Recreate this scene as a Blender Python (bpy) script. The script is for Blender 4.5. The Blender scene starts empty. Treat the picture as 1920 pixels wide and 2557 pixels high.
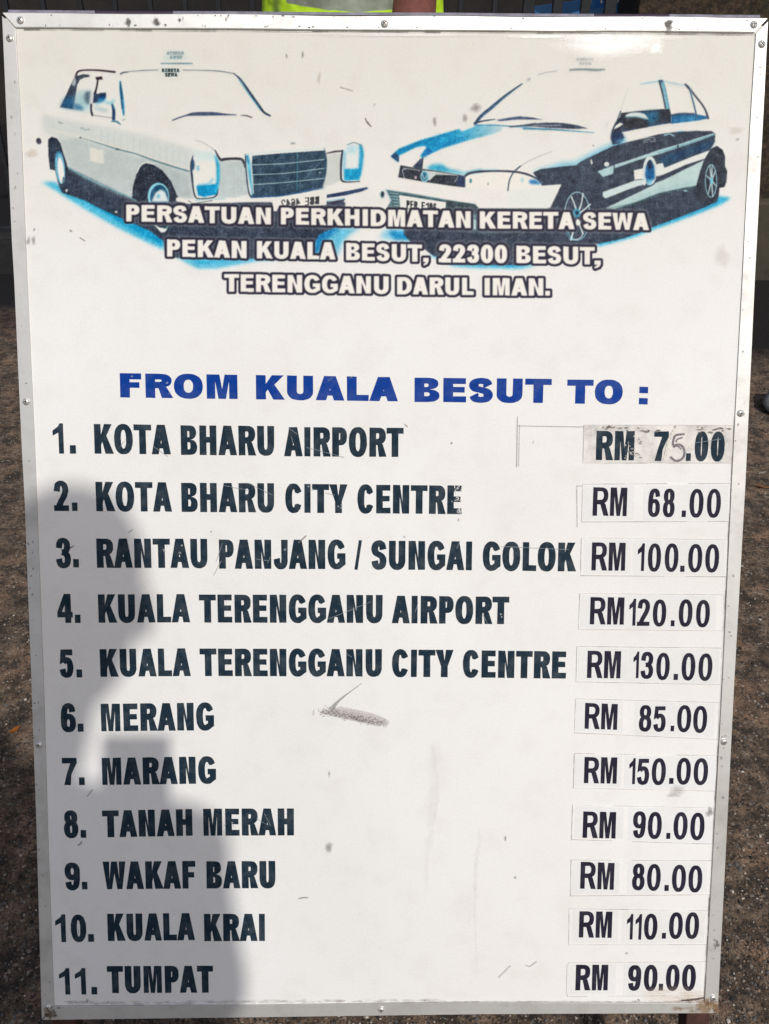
import bpy, bmesh, math, random
import numpy as np
from mathutils import Vector, Matrix
from mathutils.geometry import tessellate_polygon

random.seed(7); np.random.seed(7)
SC = bpy.context.scene
COL = SC.collection

# ------------------------------------------------------------------ camera, sky, sun, exposure
BOARD_W, BOARD_H = 0.78, 1.09234512
LEAN, LIFT = math.radians(26.7), 0.28           # the board leans back on its stand, lower edge 28 cm up
FOC = 2200.0                                    # focal length of the survey photo, in its own 1920 x 2557 grid
RB = np.array([[0.99988765, 0.00394942, 0.01445998],
               [0.00232891, -0.99388271, 0.11041621],
               [0.0148076, -0.11037013, -0.99378024]])
CB = np.array([-0.01420045, 0.14456094 + BOARD_H/2, 0.94786093])   # eye point, board frame (origin: middle of lower edge)
MB_ = np.array([[1, 0, 0], [0, math.sin(LEAN), -math.cos(LEAN)], [0, math.cos(LEAN), math.sin(LEAN)]])
def to_world(P): return MB_ @ np.asarray(P, float) + np.array([0, 0, LIFT])
EYE = to_world(CB)
right, up, back = MB_ @ RB[0], -(MB_ @ RB[1]), -(MB_ @ RB[2])
cam_d = bpy.data.cameras.new('camera'); cam = bpy.data.objects.new('camera', cam_d); COL.objects.link(cam)
cam_d.lens = FOC/2557*36; cam_d.sensor_width = 36; cam_d.clip_start = 0.02; cam_d.clip_end = 200
cam.matrix_world = Matrix([[right[0], up[0], back[0], EYE[0]], [right[1], up[1], back[1], EYE[1]],
                           [right[2], up[2], back[2], EYE[2]], [0, 0, 0, 1]])
SC.camera = cam

def ray(u, v):
    d = RB.T @ np.array([(u-960)/FOC, (v-1278.5)/FOC, 1.0]); return d
def F(u, v):                                     # survey mark -> metres on the board face
    d = ray(u, v); k = -CB[2]/d[2]; p = CB + k*d; return p[0], p[1]
def at(u, v, y):                                 # survey mark -> point on the upright plane at world y
    d = MB_ @ ray(u, v); k = (y-EYE[1])/d[1]; return EYE + k*d
def gnd(u, v):
    d = MB_ @ ray(u, v); k = -EYE[2]/d[2]; return EYE + k*d

SUN_MARK = (350, 1880)
to_sun = -(MB_ @ ray(*SUN_MARK)); to_sun /= np.linalg.norm(to_sun)
w = bpy.data.worlds.new('World'); SC.world = w; w.use_nodes = True
nt = w.node_tree; sky = nt.nodes.new('ShaderNodeTexSky'); sky.sky_type = 'NISHITA'; sky.sun_disc = False
sky.sun_elevation = math.asin(to_sun[2]); sky.sun_rotation = math.atan2(to_sun[0], to_sun[1])
sky.air_density = 1.0; sky.dust_density = 3.0
bg = nt.nodes['Background']; bg.inputs[1].default_value = 0.13
nt.links.new(sky.outputs[0], bg.inputs[0])
sun_d = bpy.data.lights.new('sun', 'SUN'); sun_d.energy = 3.2; sun_d.angle = math.radians(1.15); sun_d.color = (1, 0.968, 0.915)
sun = bpy.data.objects.new('sun', sun_d); COL.objects.link(sun)
sun.rotation_euler = Vector(to_sun).to_track_quat('Z', 'Y').to_euler(); sun.location = (2, -4, 6)
vs = SC.view_settings; vs.view_transform = 'Standard'; vs.look = 'None'; vs.gamma = 1; vs.use_curve_mapping = False
vs.exposure = -0.40
SC.cycles.transparent_max_bounces = 64           # many thin smudges lie over one another

# ------------------------------------------------------------------ helpers
def lin(c):
    c = np.asarray(c, float)/255; return np.where(c <= .04045, c/12.92, ((c+.055)/1.055)**2.4)
def rgb(*c): return tuple(lin(c)*0.95)
def link(o, parent=None):
    COL.objects.link(o)
    if parent: o.parent = parent
    return o
def obj_from(name, verts, faces, mat=None, parent=None, smooth=False):
    me = bpy.data.meshes.new(name); me.from_pydata([tuple(map(float, v)) for v in verts], [], faces); me.update()
    if smooth: me.polygons.foreach_set('use_smooth', [True]*len(me.polygons))
    o = bpy.data.objects.new(name, me)
    if mat: me.materials.append(mat)
    return link(o, parent)
def obj_bm(name, bm, mat=None, parent=None, smooth=False):
    me = bpy.data.meshes.new(name); bmesh.ops.recalc_face_normals(bm, faces=bm.faces); bm.to_mesh(me); bm.free()
    if smooth: me.polygons.foreach_set('use_smooth', [True]*len(me.polygons))
    o = bpy.data.objects.new(name, me)
    if mat:
        for m in (mat if isinstance(mat, (list, tuple)) else [mat]): me.materials.append(m)
    return link(o, parent)
def empty(name, loc=(0, 0, 0)):
    o = bpy.data.objects.new(name, None); o.location = loc; o.empty_display_size = .1; return link(o)
def tag(o, label, cat=None, group=None, kind=None):
    if label: o['label'] = label
    if cat: o['category'] = cat
    if group: o['group'] = group
    if kind: o['kind'] = kind
    return o
def box(bm, a, b, bevel=0):
    r = bmesh.ops.create_cube(bm, size=1)
    a, b = Vector(a), Vector(b)
    for v in r['verts']:
        v.co = Vector([(a[i]+b[i])/2 + v.co[i]*(b[i]-a[i]) for i in range(3)])
    if bevel:
        es = list({e for v in r['verts'] for e in v.link_edges})
        bmesh.ops.bevel(bm, geom=es, offset=bevel, segments=2, affect='EDGES', profile=.5)
def prism(bm, poly, z0, z1, bevel=0):
    vb = [bm.verts.new((x, y, z0)) for x, y in poly]; vt = [bm.verts.new((x, y, z1)) for x, y in poly]
    n = len(poly); bm.faces.new(vt); bm.faces.new(vb[::-1])
    es = []
    for i in range(n):
        f = bm.faces.new((vb[i], vb[(i+1) % n], vt[(i+1) % n], vt[i]))
    if bevel:
        bm.edges.ensure_lookup_table()
        es = [e for e in {e for v in vt for e in v.link_edges} if e.verts[0] in vt and e.verts[1] in vt]
        bmesh.ops.bevel(bm, geom=es, offset=bevel, segments=2, affect='EDGES', profile=.5)

def mat_new(name):
    m = bpy.data.materials.new(name); m.use_nodes = True
    return m, m.node_tree.nodes, m.node_tree.links, m.node_tree.nodes['Principled BSDF']
def N(nodes, t, **kw):
    n = nodes.new(t)
    for k, v in kw.items():
        if k.startswith('i_'): n.inputs[int(k[2:])].default_value = v
        else: setattr(n, k, v)
    return n
def noise(nodes, links, vec, scale, detail=4, rough=.6):
    n = nodes.new('ShaderNodeTexNoise'); n.inputs['Scale'].default_value = scale
    n.inputs['Detail'].default_value = detail; n.inputs['Roughness'].default_value = rough
    if vec is not None: links.new(vec, n.inputs['Vector'])
    return n
def ramp(nodes, links, fac, stops):
    r = nodes.new('ShaderNodeValToRGB'); links.new(fac, r.inputs[0])
    e = r.color_ramp.elements
    while len(e) > 1: e.remove(e[0])
    e[0].position = stops[0][0]; e[0].color = (*stops[0][1], 1)
    for p, c in stops[1:]:
        x = e.new(p); x.color = (*c, 1)
    return r
def mix(nodes, links, a, b, fac, mode='MIX'):
    m = nodes.new('ShaderNodeMix'); m.data_type = 'RGBA'; m.blend_type = mode
    for s, x in ((m.inputs['Factor'], fac), (m.inputs['A'], a), (m.inputs['B'], b)):
        if hasattr(x, 'is_linked'): links.new(x, s)
        elif isinstance(x, (int, float)): s.default_value = x
        else: s.default_value = (*x, 1)
    return m.outputs['Result']

# ------------------------------------------------------------------ materials
WHITE = np.array([0.775, 0.772, 0.758])
def printed(name, color=None, attr=None, rough=.46, fade=.12):
    """paint or film on the sign face; weathering and a painted top falloff are shared by everything on the face"""
    m, nd, lk, p = mat_new(name)
    tc = nd.new('ShaderNodeTexCoord').outputs['Object']
    n1 = noise(nd, lk, tc, 3.1, 5, .55); n2 = noise(nd, lk, tc, 420, 2, .5); n3 = noise(nd, lk, tc, 26, 6, .65)
    base = color
    if attr:
        a = nd.new('ShaderNodeVertexColor'); a.layer_name = attr; base = a.outputs['Color']
    d1 = ramp(nd, lk, n1.outputs['Fac'], [(.25, (.93, .92, .895)), (.62, (1, 1, 1))])
    d3 = ramp(nd, lk, n3.outputs['Fac'], [(.30, (.955, .95, .935)), (.5, (1, 1, 1))])
    c = mix(nd, lk, base, d1.outputs[0], 1.0, 'MULTIPLY'); c = mix(nd, lk, c, d3.outputs[0], 1.0, 'MULTIPLY')
    d2 = ramp(nd, lk, n2.outputs['Fac'], [(.2, (.955, .955, .955)), (.8, (1.03, 1.03, 1.03))])
    c = mix(nd, lk, c, d2.outputs[0], 1.0, 'MULTIPLY')
    sp = nd.new('ShaderNodeSeparateXYZ'); lk.new(tc, sp.inputs[0])   # painted light falloff: face tinted darker and yellower towards the top rail
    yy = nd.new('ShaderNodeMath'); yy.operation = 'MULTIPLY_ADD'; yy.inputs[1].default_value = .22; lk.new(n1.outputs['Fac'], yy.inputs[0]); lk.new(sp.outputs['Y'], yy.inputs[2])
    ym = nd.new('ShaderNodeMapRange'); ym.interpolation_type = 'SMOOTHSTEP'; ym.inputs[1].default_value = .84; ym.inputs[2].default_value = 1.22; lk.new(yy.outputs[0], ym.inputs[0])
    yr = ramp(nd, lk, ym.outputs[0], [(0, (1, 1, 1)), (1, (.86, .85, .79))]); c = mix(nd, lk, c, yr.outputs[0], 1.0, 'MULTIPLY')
    if color is not None and fade and sum(color) < 1.5:
        f = ramp(nd, lk, noise(nd, lk, tc, 60, 6, .7).outputs['Fac'], [(.45, (0, 0, 0)), (.8, (fade, fade, fade))])
        c = mix(nd, lk, c, (.55, .58, .6), f.outputs[0])
    lk.new(c, p.inputs['Base Color']); p.inputs['Roughness'].default_value = rough
    p.inputs['Specular IOR Level'].default_value = .05
    b = nd.new('ShaderNodeBump'); b.inputs['Strength'].default_value = .25; b.inputs['Distance'].default_value = .0022
    lk.new(noise(nd, lk, tc, 5.5, 3, .5).outputs['Fac'], b.inputs['Height'])
    b2 = nd.new('ShaderNodeBump'); b2.inputs['Strength'].default_value = .12; b2.inputs['Distance'].default_value = .0003
    lk.new(n2.outputs['Fac'], b2.inputs['Height']); lk.new(b.outputs[0], b2.inputs['Normal']); lk.new(b2.outputs[0], p.inputs['Normal'])
    return m
def simple(name, color, rough=.6, metal=0, var=.25, scale=30, bump=0.0, bscale=80, spec=.5):
    m, nd, lk, p = mat_new(name)
    tc = nd.new('ShaderNodeTexCoord').outputs['Object']
    n = noise(nd, lk, tc, scale, 6, .65)
    lo = tuple(c*(1-var) for c in color); hi = tuple(min(1, c*(1+var)) for c in color)
    r = ramp(nd, lk, n.outputs['Fac'], [(.3, lo), (.7, hi)])
    lk.new(r.outputs[0], p.inputs['Base Color']); p.inputs['Roughness'].default_value = rough
    p.inputs['Metallic'].default_value = metal; p.inputs['Specular IOR Level'].default_value = spec
    if bump:
        b = nd.new('ShaderNodeBump'); b.inputs['Strength'].default_value = 1; b.inputs['Distance'].default_value = bump
        lk.new(noise(nd, lk, tc, bscale, 6, .7).outputs['Fac'], b.inputs['Height']); lk.new(b.outputs[0], p.inputs['Normal'])
    return m

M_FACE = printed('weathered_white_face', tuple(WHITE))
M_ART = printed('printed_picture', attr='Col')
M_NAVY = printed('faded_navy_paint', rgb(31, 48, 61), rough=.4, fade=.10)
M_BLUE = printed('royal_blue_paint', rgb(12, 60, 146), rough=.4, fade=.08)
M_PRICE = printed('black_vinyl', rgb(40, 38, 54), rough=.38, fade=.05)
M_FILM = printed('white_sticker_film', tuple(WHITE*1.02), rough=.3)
M_OLDFILM = None

def aluminium(name='dull_aluminium', g=.93):
    m, nd, lk, p = mat_new(name)
    tc = nd.new('ShaderNodeTexCoord').outputs['Object']
    n = noise(nd, lk, tc, 14, 7, .7)
    r = ramp(nd, lk, n.outputs['Fac'], [(.25, (.44, .43, .41)), (.5, (.60, .595, .58)), (.8, (.69, .685, .67))])
    sp = ramp(nd, lk, noise(nd, lk, tc, 130, 3, .6).outputs['Fac'], [(.24, (.72, .71, .69)), (.34, (1, 1, 1))])
    c = mix(nd, lk, r.outputs[0], sp.outputs[0], .8, 'MULTIPLY')
    c = mix(nd, lk, c, (g, g, g*.985), 1.0, 'MULTIPLY')
    lk.new(c, p.inputs['Base Color']); p.inputs['Metallic'].default_value = .48
    rr = ramp(nd, lk, n.outputs['Fac'], [(.3, (.58,)*3), (.7, (.44,)*3)]); lk.new(rr.outputs[0], p.inputs['Roughness'])
    b = nd.new('ShaderNodeBump'); b.inputs['Strength'].default_value = .3; b.inputs['Distance'].default_value = .0006
    lk.new(noise(nd, lk, tc, 40, 4, .6).outputs['Fac'], b.inputs['Height']); lk.new(b.outputs[0], p.inputs['Normal'])
    return m
M_ALU = aluminium(g=.91); M_ALU_GLARE = aluminium('glare_bright_aluminium', 1.06)  # second copy, for the top rail: base colour raised to carry sun glare
M_SCREW = simple('screw_steel', (.66, .64, .60), rough=.42, metal=.6, var=.3, scale=300)
M_DARK = simple('dark_recess', (.03, .028, .025), rough=.8)
M_RUST = simple('rusty_steel', (.055, .020, .014), rough=.85, var=.5, scale=60, bump=.001, bscale=200)

def dirt_mat():
    """marks with a shape of their own: colour and cover come from the mark, broken up by grain"""
    m, nd, lk, p = mat_new('dirt_and_scuffs')
    tc = nd.new('ShaderNodeTexCoord').outputs['Object']
    a = nd.new('ShaderNodeVertexColor'); a.layer_name = 'Col'
    lk.new(a.outputs['Color'], p.inputs['Base Color']); p.inputs['Roughness'].default_value = .7
    n = noise(nd, lk, tc, 700, 3, .7)
    mr = nd.new('ShaderNodeMapRange'); mr.inputs[1].default_value = .22; mr.inputs[2].default_value = .52
    lk.new(n.outputs['Fac'], mr.inputs[0])
    mu = nd.new('ShaderNodeMath'); mu.operation = 'MULTIPLY'; lk.new(mr.outputs[0], mu.inputs[0]); lk.new(a.outputs['Alpha'], mu.inputs[1])
    lk.new(mu.outputs[0], p.inputs['Alpha'])
    return m
M_DIRT = dirt_mat()
# ------------------------------------------------------------------ lettering: outlines drawn from stem / bar / width
def arc(cx, cy, rx, ry, a0, a1, n=14, e=2.3):
    out = []
    for i in range(n+1):
        a = math.radians(a0+(a1-a0)*i/n); c, s = math.cos(a), math.sin(a)
        out.append((cx+rx*math.copysign(abs(c)**(2/e), c), cy+ry*math.copysign(abs(s)**(2/e), s)))
    return out
def smooth_path(pts, n=7):
    P = [np.array(p, float) for p in pts]; P = [2*P[0]-P[1]]+P+[2*P[-1]-P[-2]]
    out = []
    for i in range(1, len(P)-2):
        for k in range(n):
            t = k/n; a, b, c, d = P[i-1:i+3]
            out.append(.5*(2*b+(c-a)*t+(2*a-5*b+4*c-d)*t*t+(3*b-a-3*c+d)*t**3))
    out.append(P[-2]); return np.array(out)
class Strip(list): pass                          # a brush stroke: left side, then right side backwards
def brush(keys, W, sv, sh, ymin=0., ymax=1., xmax=1.):
    """a stroke through key points of a unit box, thick on uprights, thin on level runs"""
    K = [(sv/2+x*(W-sv), ymin-.015+sh/2+y*(ymax-ymin+.03-sh)) for x, y in keys]
    p = smooth_path(K); t = np.gradient(p, axis=0); t /= np.linalg.norm(t, axis=1)[:, None]+1e-9
    h = .5*np.sqrt((sv*t[:, 1])**2+(sh*t[:, 0])**2)
    nrm = np.c_[-t[:, 1], t[:, 0]]
    L, R = p+nrm*h[:, None], p-nrm*h[:, None]
    return Strip([tuple(q) for q in L]+[tuple(q) for q in R[::-1]])
def ring(W, sv, sh, y0=-.015, y1=1.015, x0=0., e=2.3):
    cx, cy, rx, ry = x0+W/2, (y0+y1)/2, W/2, (y1-y0)/2
    return [arc(cx, cy, rx, ry, 0, 354, 40, e), arc(cx, cy, rx-sv, ry-sh, 0, 354, 32, e)]
def glyph(ch, W, sv, sh):
    """pieces (each: outline, holes...) in units of the capital height"""
    R = lambda x0, y0, x1, y1: [[(x0, y0), (x1, y0), (x1, y1), (x0, y1)]]
    if ch == 'I': return [R(0, 0, W, 1)]
    if ch == 'L': return [[[(0, 0), (W, 0), (W, sh), (sv, sh), (sv, 1), (0, 1)]]]
    if ch == 'T':
        a = W/2-sv/2; return [[[(0, 1), (0, 1-sh), (a, 1-sh), (a, 0), (a+sv, 0), (a+sv, 1-sh), (W, 1-sh), (W, 1)]]]
    if ch == 'F': return [[[(0, 0), (sv, 0), (sv, .40), (W*.9, .40), (W*.9, .40+sh*.95), (sv, .40+sh*.95), (sv, 1-sh), (W, 1-sh), (W, 1), (0, 1)]]]
    if ch == 'E':
        m = .5-sh*.47+.02
        return [[[(0, 0), (W, 0), (W, sh), (sv, sh), (sv, m), (W*.93, m), (W*.93, m+sh*.94), (sv, m+sh*.94), (sv, 1-sh), (W*.98, 1-sh), (W*.98, 1), (0, 1)]]]
    if ch == 'H':
        m = .5-sh/2+.02
        return [[[(0, 0), (sv, 0), (sv, m), (W-sv, m), (W-sv, 0), (W, 0), (W, 1), (W-sv, 1), (W-sv, m+sh), (sv, m+sh), (sv, 1), (0, 1)]]]
    if ch == 'A':
        b = min(sv*1.08, W*.36); a = min(sv*1.2, W*.42); y0 = .20; y1 = y0+sh*.9
        xi = lambda y: b+y*(W/2-a/2); yt = min(.84, (W/2-b)/(W/2-a/2))
        out = [[(0, 0), (b, 0), (xi(y0), y0), (W-xi(y0), y0), (W-b, 0), (W, 0), (W/2+a/2, 1), (W/2-a/2, 1)]]
        if yt > y1+.05: out.append([(xi(y1), y1), (W-xi(y1), y1), (W/2, yt)])
        return [out]
    if ch == 'N':
        d, e = sv*1.02, .40
        return [[[(0, 0), (0, 1), (d, 1), (W-sv, e), (W-sv, 1), (W, 1), (W, 0), (W-d, 0), (sv, 1-e), (sv, 0)]]]
    if ch == 'M':
        d, m = sv*1.38, sv*.40
        return [[[(0, 0), (0, 1), (d, 1), (W/2, .40), (W-d, 1), (W, 1), (W, 0), (W-sv*.92, 0), (W-sv*.92, .72), (W/2+m, 0), (W/2-m, 0), (sv*.92, .72), (sv*.92, 0)]]]
    if ch == 'K':
        f = W-sv
        return [[[(0, 0), (0, 1), (sv, 1), (sv, .645), (W-1.28*sv, 1), (W-.03, 1), (sv+f*.46, .61), (W+.015, 0), (W-1.16*sv, 0), (sv+f*.10, .405), (sv, .29), (sv, 0)]]]
    if ch == 'Y':
        a = W/2-sv/2; return [[[(0, 1), (sv*1.12, 1), (W/2, .60), (W-sv*1.12, 1), (W, 1), (a+sv, .40), (a+sv, 0), (a, 0), (a, .40)]]]
    if ch == 'W':
        return [[[(0, 1), (sv*.98, 1), (W*.285, .36), (W/2-.44*sv, 1), (W/2+.44*sv, 1), (W*.715, .36), (W-.98*sv, 1), (W, 1), (W*.83, 0), (W*.62, 0), (W/2, .58), (W*.38, 0), (W*.17, 0)]]]
    if ch == 'U':
        o = [(0, 1)]+arc(W/2, .36, W/2, .375, 180, 360, 18)+[(W, 1), (W-sv, 1)]+arc(W/2, .36, W/2-sv, .36-sh, 360, 180, 16)+[(sv, 1)]
        return [[o]]
    if ch == 'J':
        o = [(W-sv, 1), (W, 1)]+arc(W/2, .32, W/2, .335, 360, 180, 18)+[(0, .33), (sv*.9, .38)]+arc(W/2, .32, W/2-sv, .32-sh, 180, 360, 12)
        return [[o]]
    if ch in 'O0': return [ring(W, sv, sh)]
    if ch == 'D':
        o = [(0, 0), (0, 1)]+arc(W*.42, .5, W*.58, .5, 90, -90, 18, 2.2); h = [(sv, sh), (sv, 1-sh)]+arc(W*.42, .5, W*.58-sv, .5-sh, 90, -90, 14, 2.2)
        return [[o, h]]
    if ch == 'C':
        o = arc(W/2, .5, W/2, .515, 24, 336, 34); i = arc(W/2, .5, W/2-sv, .515-sh, 322, 38, 28)
        return [[o+[(W*.97-sv*.55, .315)]+i[0:]+[(W*.95-sv*.55, .66)]]]
    if ch == 'G':
        o = arc(W/2, .5, W/2, .515, 26, 305, 32)
        i = arc(W/2, .5, W/2-sv, .515-sh, 300, 40, 26)
        return [[o+[(W, .16), (W, .545), (W*.53, .545), (W*.53, .545-sh*.95), (W-sv*.92, .545-sh*.95), (W-sv*.92, .25)]+i+[(W*.95-sv*.6, .67)]]]
    if ch == 'S':
        return [[brush([(1, .73), (.84, .94), (.5, 1), (.14, .93), (0, .76), (.14, .60), (.5, .52), (.86, .43), (1, .25), (.85, .06), (.5, 0), (.15, .06), (0, .26)], W, sv, sh)]]
    if ch in 'PR':
        yb = .385 if ch == 'P' else .43
        r = (1-yb)/2; top = arc(W*.52, 1-r, W*(.48 if ch == 'P' else .455), r, 90, -90, 14, 2.4)
        hole = [(sv, yb+sh*.92), (sv, 1-sh)]+arc(W*.52, 1-r, W*(.48 if ch == 'P' else .455)-sv, r-sh*.96, 90, -90, 10, 2.2)
        if ch == 'P': return [[[(0, 0), (0, 1)]+top+[(sv, yb), (sv, 0)], hole]]
        top = top[:-2]
        return [[[(0, 0), (0, 1)]+top+[(W*.80, .42), (W*1.02, 0), (W*1.02-sv*1.14, 0), (W*.48, .40), (sv, .40), (sv, 0)], hole]]
    if ch == 'B':
        m = .525; u = arc(W*.52, (1+m)/2, W*.43, (1-m)/2, 90, -80, 12, 2.4); l = arc(W*.52, m/2, W*.48, m/2, 80, -90, 12, 2.4)
        h1 = [(sv, m+sh*.42), (sv, 1-sh)]+arc(W*.5, (1+m)/2-.0, W*.45-sv, (1-m)/2-sh*.75, 90, -90, 10, 2.2)
        h1 = [(sv, m+sh*.40), (sv, 1-sh*.98)]+arc(W*.52, (1-sh*.98+m+sh*.40)/2, W*.43-sv, (1-sh*.98-m-sh*.40)/2, 90, -90, 10, 2.2)
        h2 = [(sv, sh*.98), (sv, m-sh*.50)]+arc(W*.52, (sh*.98+m-sh*.50)/2, W*.48-sv, (m-sh*.50-sh*.98)/2, 90, -90, 10, 2.2)
        return [[[(0, 0), (0, 1)]+u+l, h1, h2]]
    if ch == '1':
        return [[[(W-sv, 0), (W, 0), (W, 1.01), (W-sv*.72, 1.01), (W-sv*1.1, .90), (0, .77), (0, .60), (W-sv, .70)]]]
    if ch == '2':
        return [[brush([(.02, .68), (.14, .93), (.5, 1), (.86, .93), (1, .74), (.84, .52), (.45, .27), (.2, .07)], W, sv, sh)],
                [[(0, 0), (W, 0), (W, sh*1.05), (0, sh*1.05)]]]
    if ch == '3':
        return [[brush([(.03, .70), (.16, .94), (.5, 1), (.84, .94), (.96, .77), (.80, .58), (.36, .53)], W, sv, sh)],
                [brush([(.36, .53), (.84, .46), (1, .26), (.86, .06), (.5, 0), (.15, .06), (0, .27)], W, sv, sh)]]
    if ch == '4':
        xs = W-sv-.10*W
        return [[[(0, .385), (xs-.02, 1.01), (xs+sv, 1.01), (xs+sv, .385), (W, .385), (W, .385-sh), (xs+sv, .385-sh), (xs+sv, 0), (xs, 0), (xs, .385-sh), (0, .385-sh)],
                 [(sv*.78, .385), (xs, .385), (xs, .385+.62*max(.1, (xs-sv*.78))/max(.1, xs))]]]
    if ch == '5':
        return [[[(W*.12, 1), (W*.95, 1), (W*.95, 1-sh*1.05), (W*.12+sv*.8, 1-sh*1.05), (W*.08+sv*.75, .56), (W*.03, .47)]],
                [brush([(.10, .55), (.5, .655), (.86, .58), (1, .33), (.86, .07), (.5, 0), (.15, .06), (0, .26)], W, sv, sh)]]
    if ch == '6':
        return [ring(W, sv, sh, -.015, .64), [brush([(0, .30), (.02, .62), (.18, .92), (.55, 1), (.86, .93), (.97, .74)], W, sv, sh)]]
    if ch == '9':
        return [ring(W, sv, sh, .36, 1.015), [brush([(1, .70), (.98, .38), (.82, .08), (.45, 0), (.14, .07), (.03, .26)], W, sv, sh)]]
    if ch == '8':
        return [ring(W*.92, sv, sh*.95, .475, 1.015, W*.04), ring(W, sv, sh, -.015, .475+sh*.9)]
    if ch == '7': return [[[(0, 1), (W, 1), (W, 1-sh*.9), (W*.62, .4), (W*.55, 0), (W*.55-sv*1.08, 0), (W*.30, .42), (W-sv*1.05, 1-sh), (0, 1-sh)]]]
    if ch == '.': return [R(0, 0, W, .235 if sh < .165 else .285)]
    if ch == ',': return [[[(0, 0), (0, .235), (W, .235), (W, .02), (W*.75, -.13), (W*.1, -.22), (0, -.13), (W*.45, -.02), (W*.5, 0)]]]
    if ch == ':': return [R(0, 0, W, .26), R(0, .46, W, .72)]
    if ch == '/': return [[[(0, -.02), (W*.42, -.02), (W, 1.02), (W*.58, 1.02)]]]
    raise KeyError(ch)
# advance widths of a heavy and of a bold grotesque (em), side bearings
HEAVY = dict(A=.778, B=.778, C=.778, D=.833, E=.722, F=.667, G=.833, H=.833, I=.389, J=.667, K=.833, L=.667, M=.944, N=.833, O=.833, P=.722, R=.778, S=.722, T=.722, U=.833, W=1.0, Y=.778)
BOLD = dict(R=.722, M=.833)
def metric(ch, heavy):
    if ch.isdigit(): return (.667, .035, .035) if heavy else (.556, .04, .04)
    if ch in '.,:': return (.333, .06, .06)
    if ch == '/': return (.278, 0, 0)
    a = (HEAVY if heavy else BOLD)[ch]
    l = .002 if ch in 'AYWT' else (.038 if ch in 'CGOSJ' else .066)
    r = .002 if ch in 'AYWTKR' else (.035 if ch in 'CGOSDBPEFLJ' else .066)
    if ch == 'L': r = .015
    return (a, l, r)
def lay(text, width, sv, sh, heavy=True):
    """glyph pieces of one word, fitted to a width (capital-height units)"""
    ms = [metric(c, heavy) for c in text]
    tot = sum(m[0] for m in ms)-ms[0][1]-ms[-1][2]; s = width/tot
    x = -ms[0][1]*s; out = []
    for c, (a, l, r) in zip(text, ms):
        W = (a-l-r)*s
        if c == 'I': W = max(W, 0)
        for piece in glyph(c, W, min(sv, W*.46) if c not in 'IMW' else min(sv, W*.30 if c in 'MW' else W), sh):
            out.append([type(loop)((x+l*s+px, py) for px, py in loop) for loop in piece])
        x += a*s
    return out
def word_on_face(text, x0, x1, y0, y1, cap, sv, sh, heavy=True):
    """pieces in board metres; x0..x1, base line y0->y1, capital height, stem and bar are survey marks"""
    a, b = np.array(F(x0, y0)), np.array(F(x1, y1)); t = np.array(F(x0, y0-cap)); h = t[1]-a[1]
    m = abs(F(x0+10, y0)[0]-F(x0, y0)[0])/10
    L = np.linalg.norm(b-a); ex = (b-a)/h/ (L/h)
    out = []
    for piece in lay(text, L/h, sv*m/h, sh/cap, heavy):
        out.append([type(loop)((a[0]+ex[0]*px*h, a[1]+ex[1]*px*h+py*h) for px, py in loop) for loop in piece])
    return out
def letter_mesh(name, pieces, mat, parent, z, jitter=.00012):
    V, Fc = [], []
    for k, piece in enumerate(pieces):
        zz = z+(k % 2)*.00006
        loops = [[Vector((x+random.uniform(-1, 1)*jitter, y+random.uniform(-1, 1)*jitter, 0)) for x, y in l] for l in piece]
        flat = [p for l in loops for p in l]; o = len(V)
        V += [(p.x, p.y, zz) for p in flat]
        if isinstance(piece[0], Strip):
            n = len(flat)//2
            for i in range(n-1):
                a_, b_, c_, d_ = i, i+1, 2*n-2-i, 2*n-1-i
                Fc += [(o+d_, o+c_, o+b_), (o+d_, o+b_, o+a_)]
            continue
        for tri in tessellate_polygon(loops):
            p, q, r = (flat[i] for i in tri)
            cr = (q.x-p.x)*(r.y-p.y)-(q.y-p.y)*(r.x-p.x)
            if abs(cr) < 1e-14: continue
            Fc.append(tuple(o+i for i in (tri if cr > 0 else tri[::-1])))
    return obj_from(name, V, Fc, mat, parent)

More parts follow.
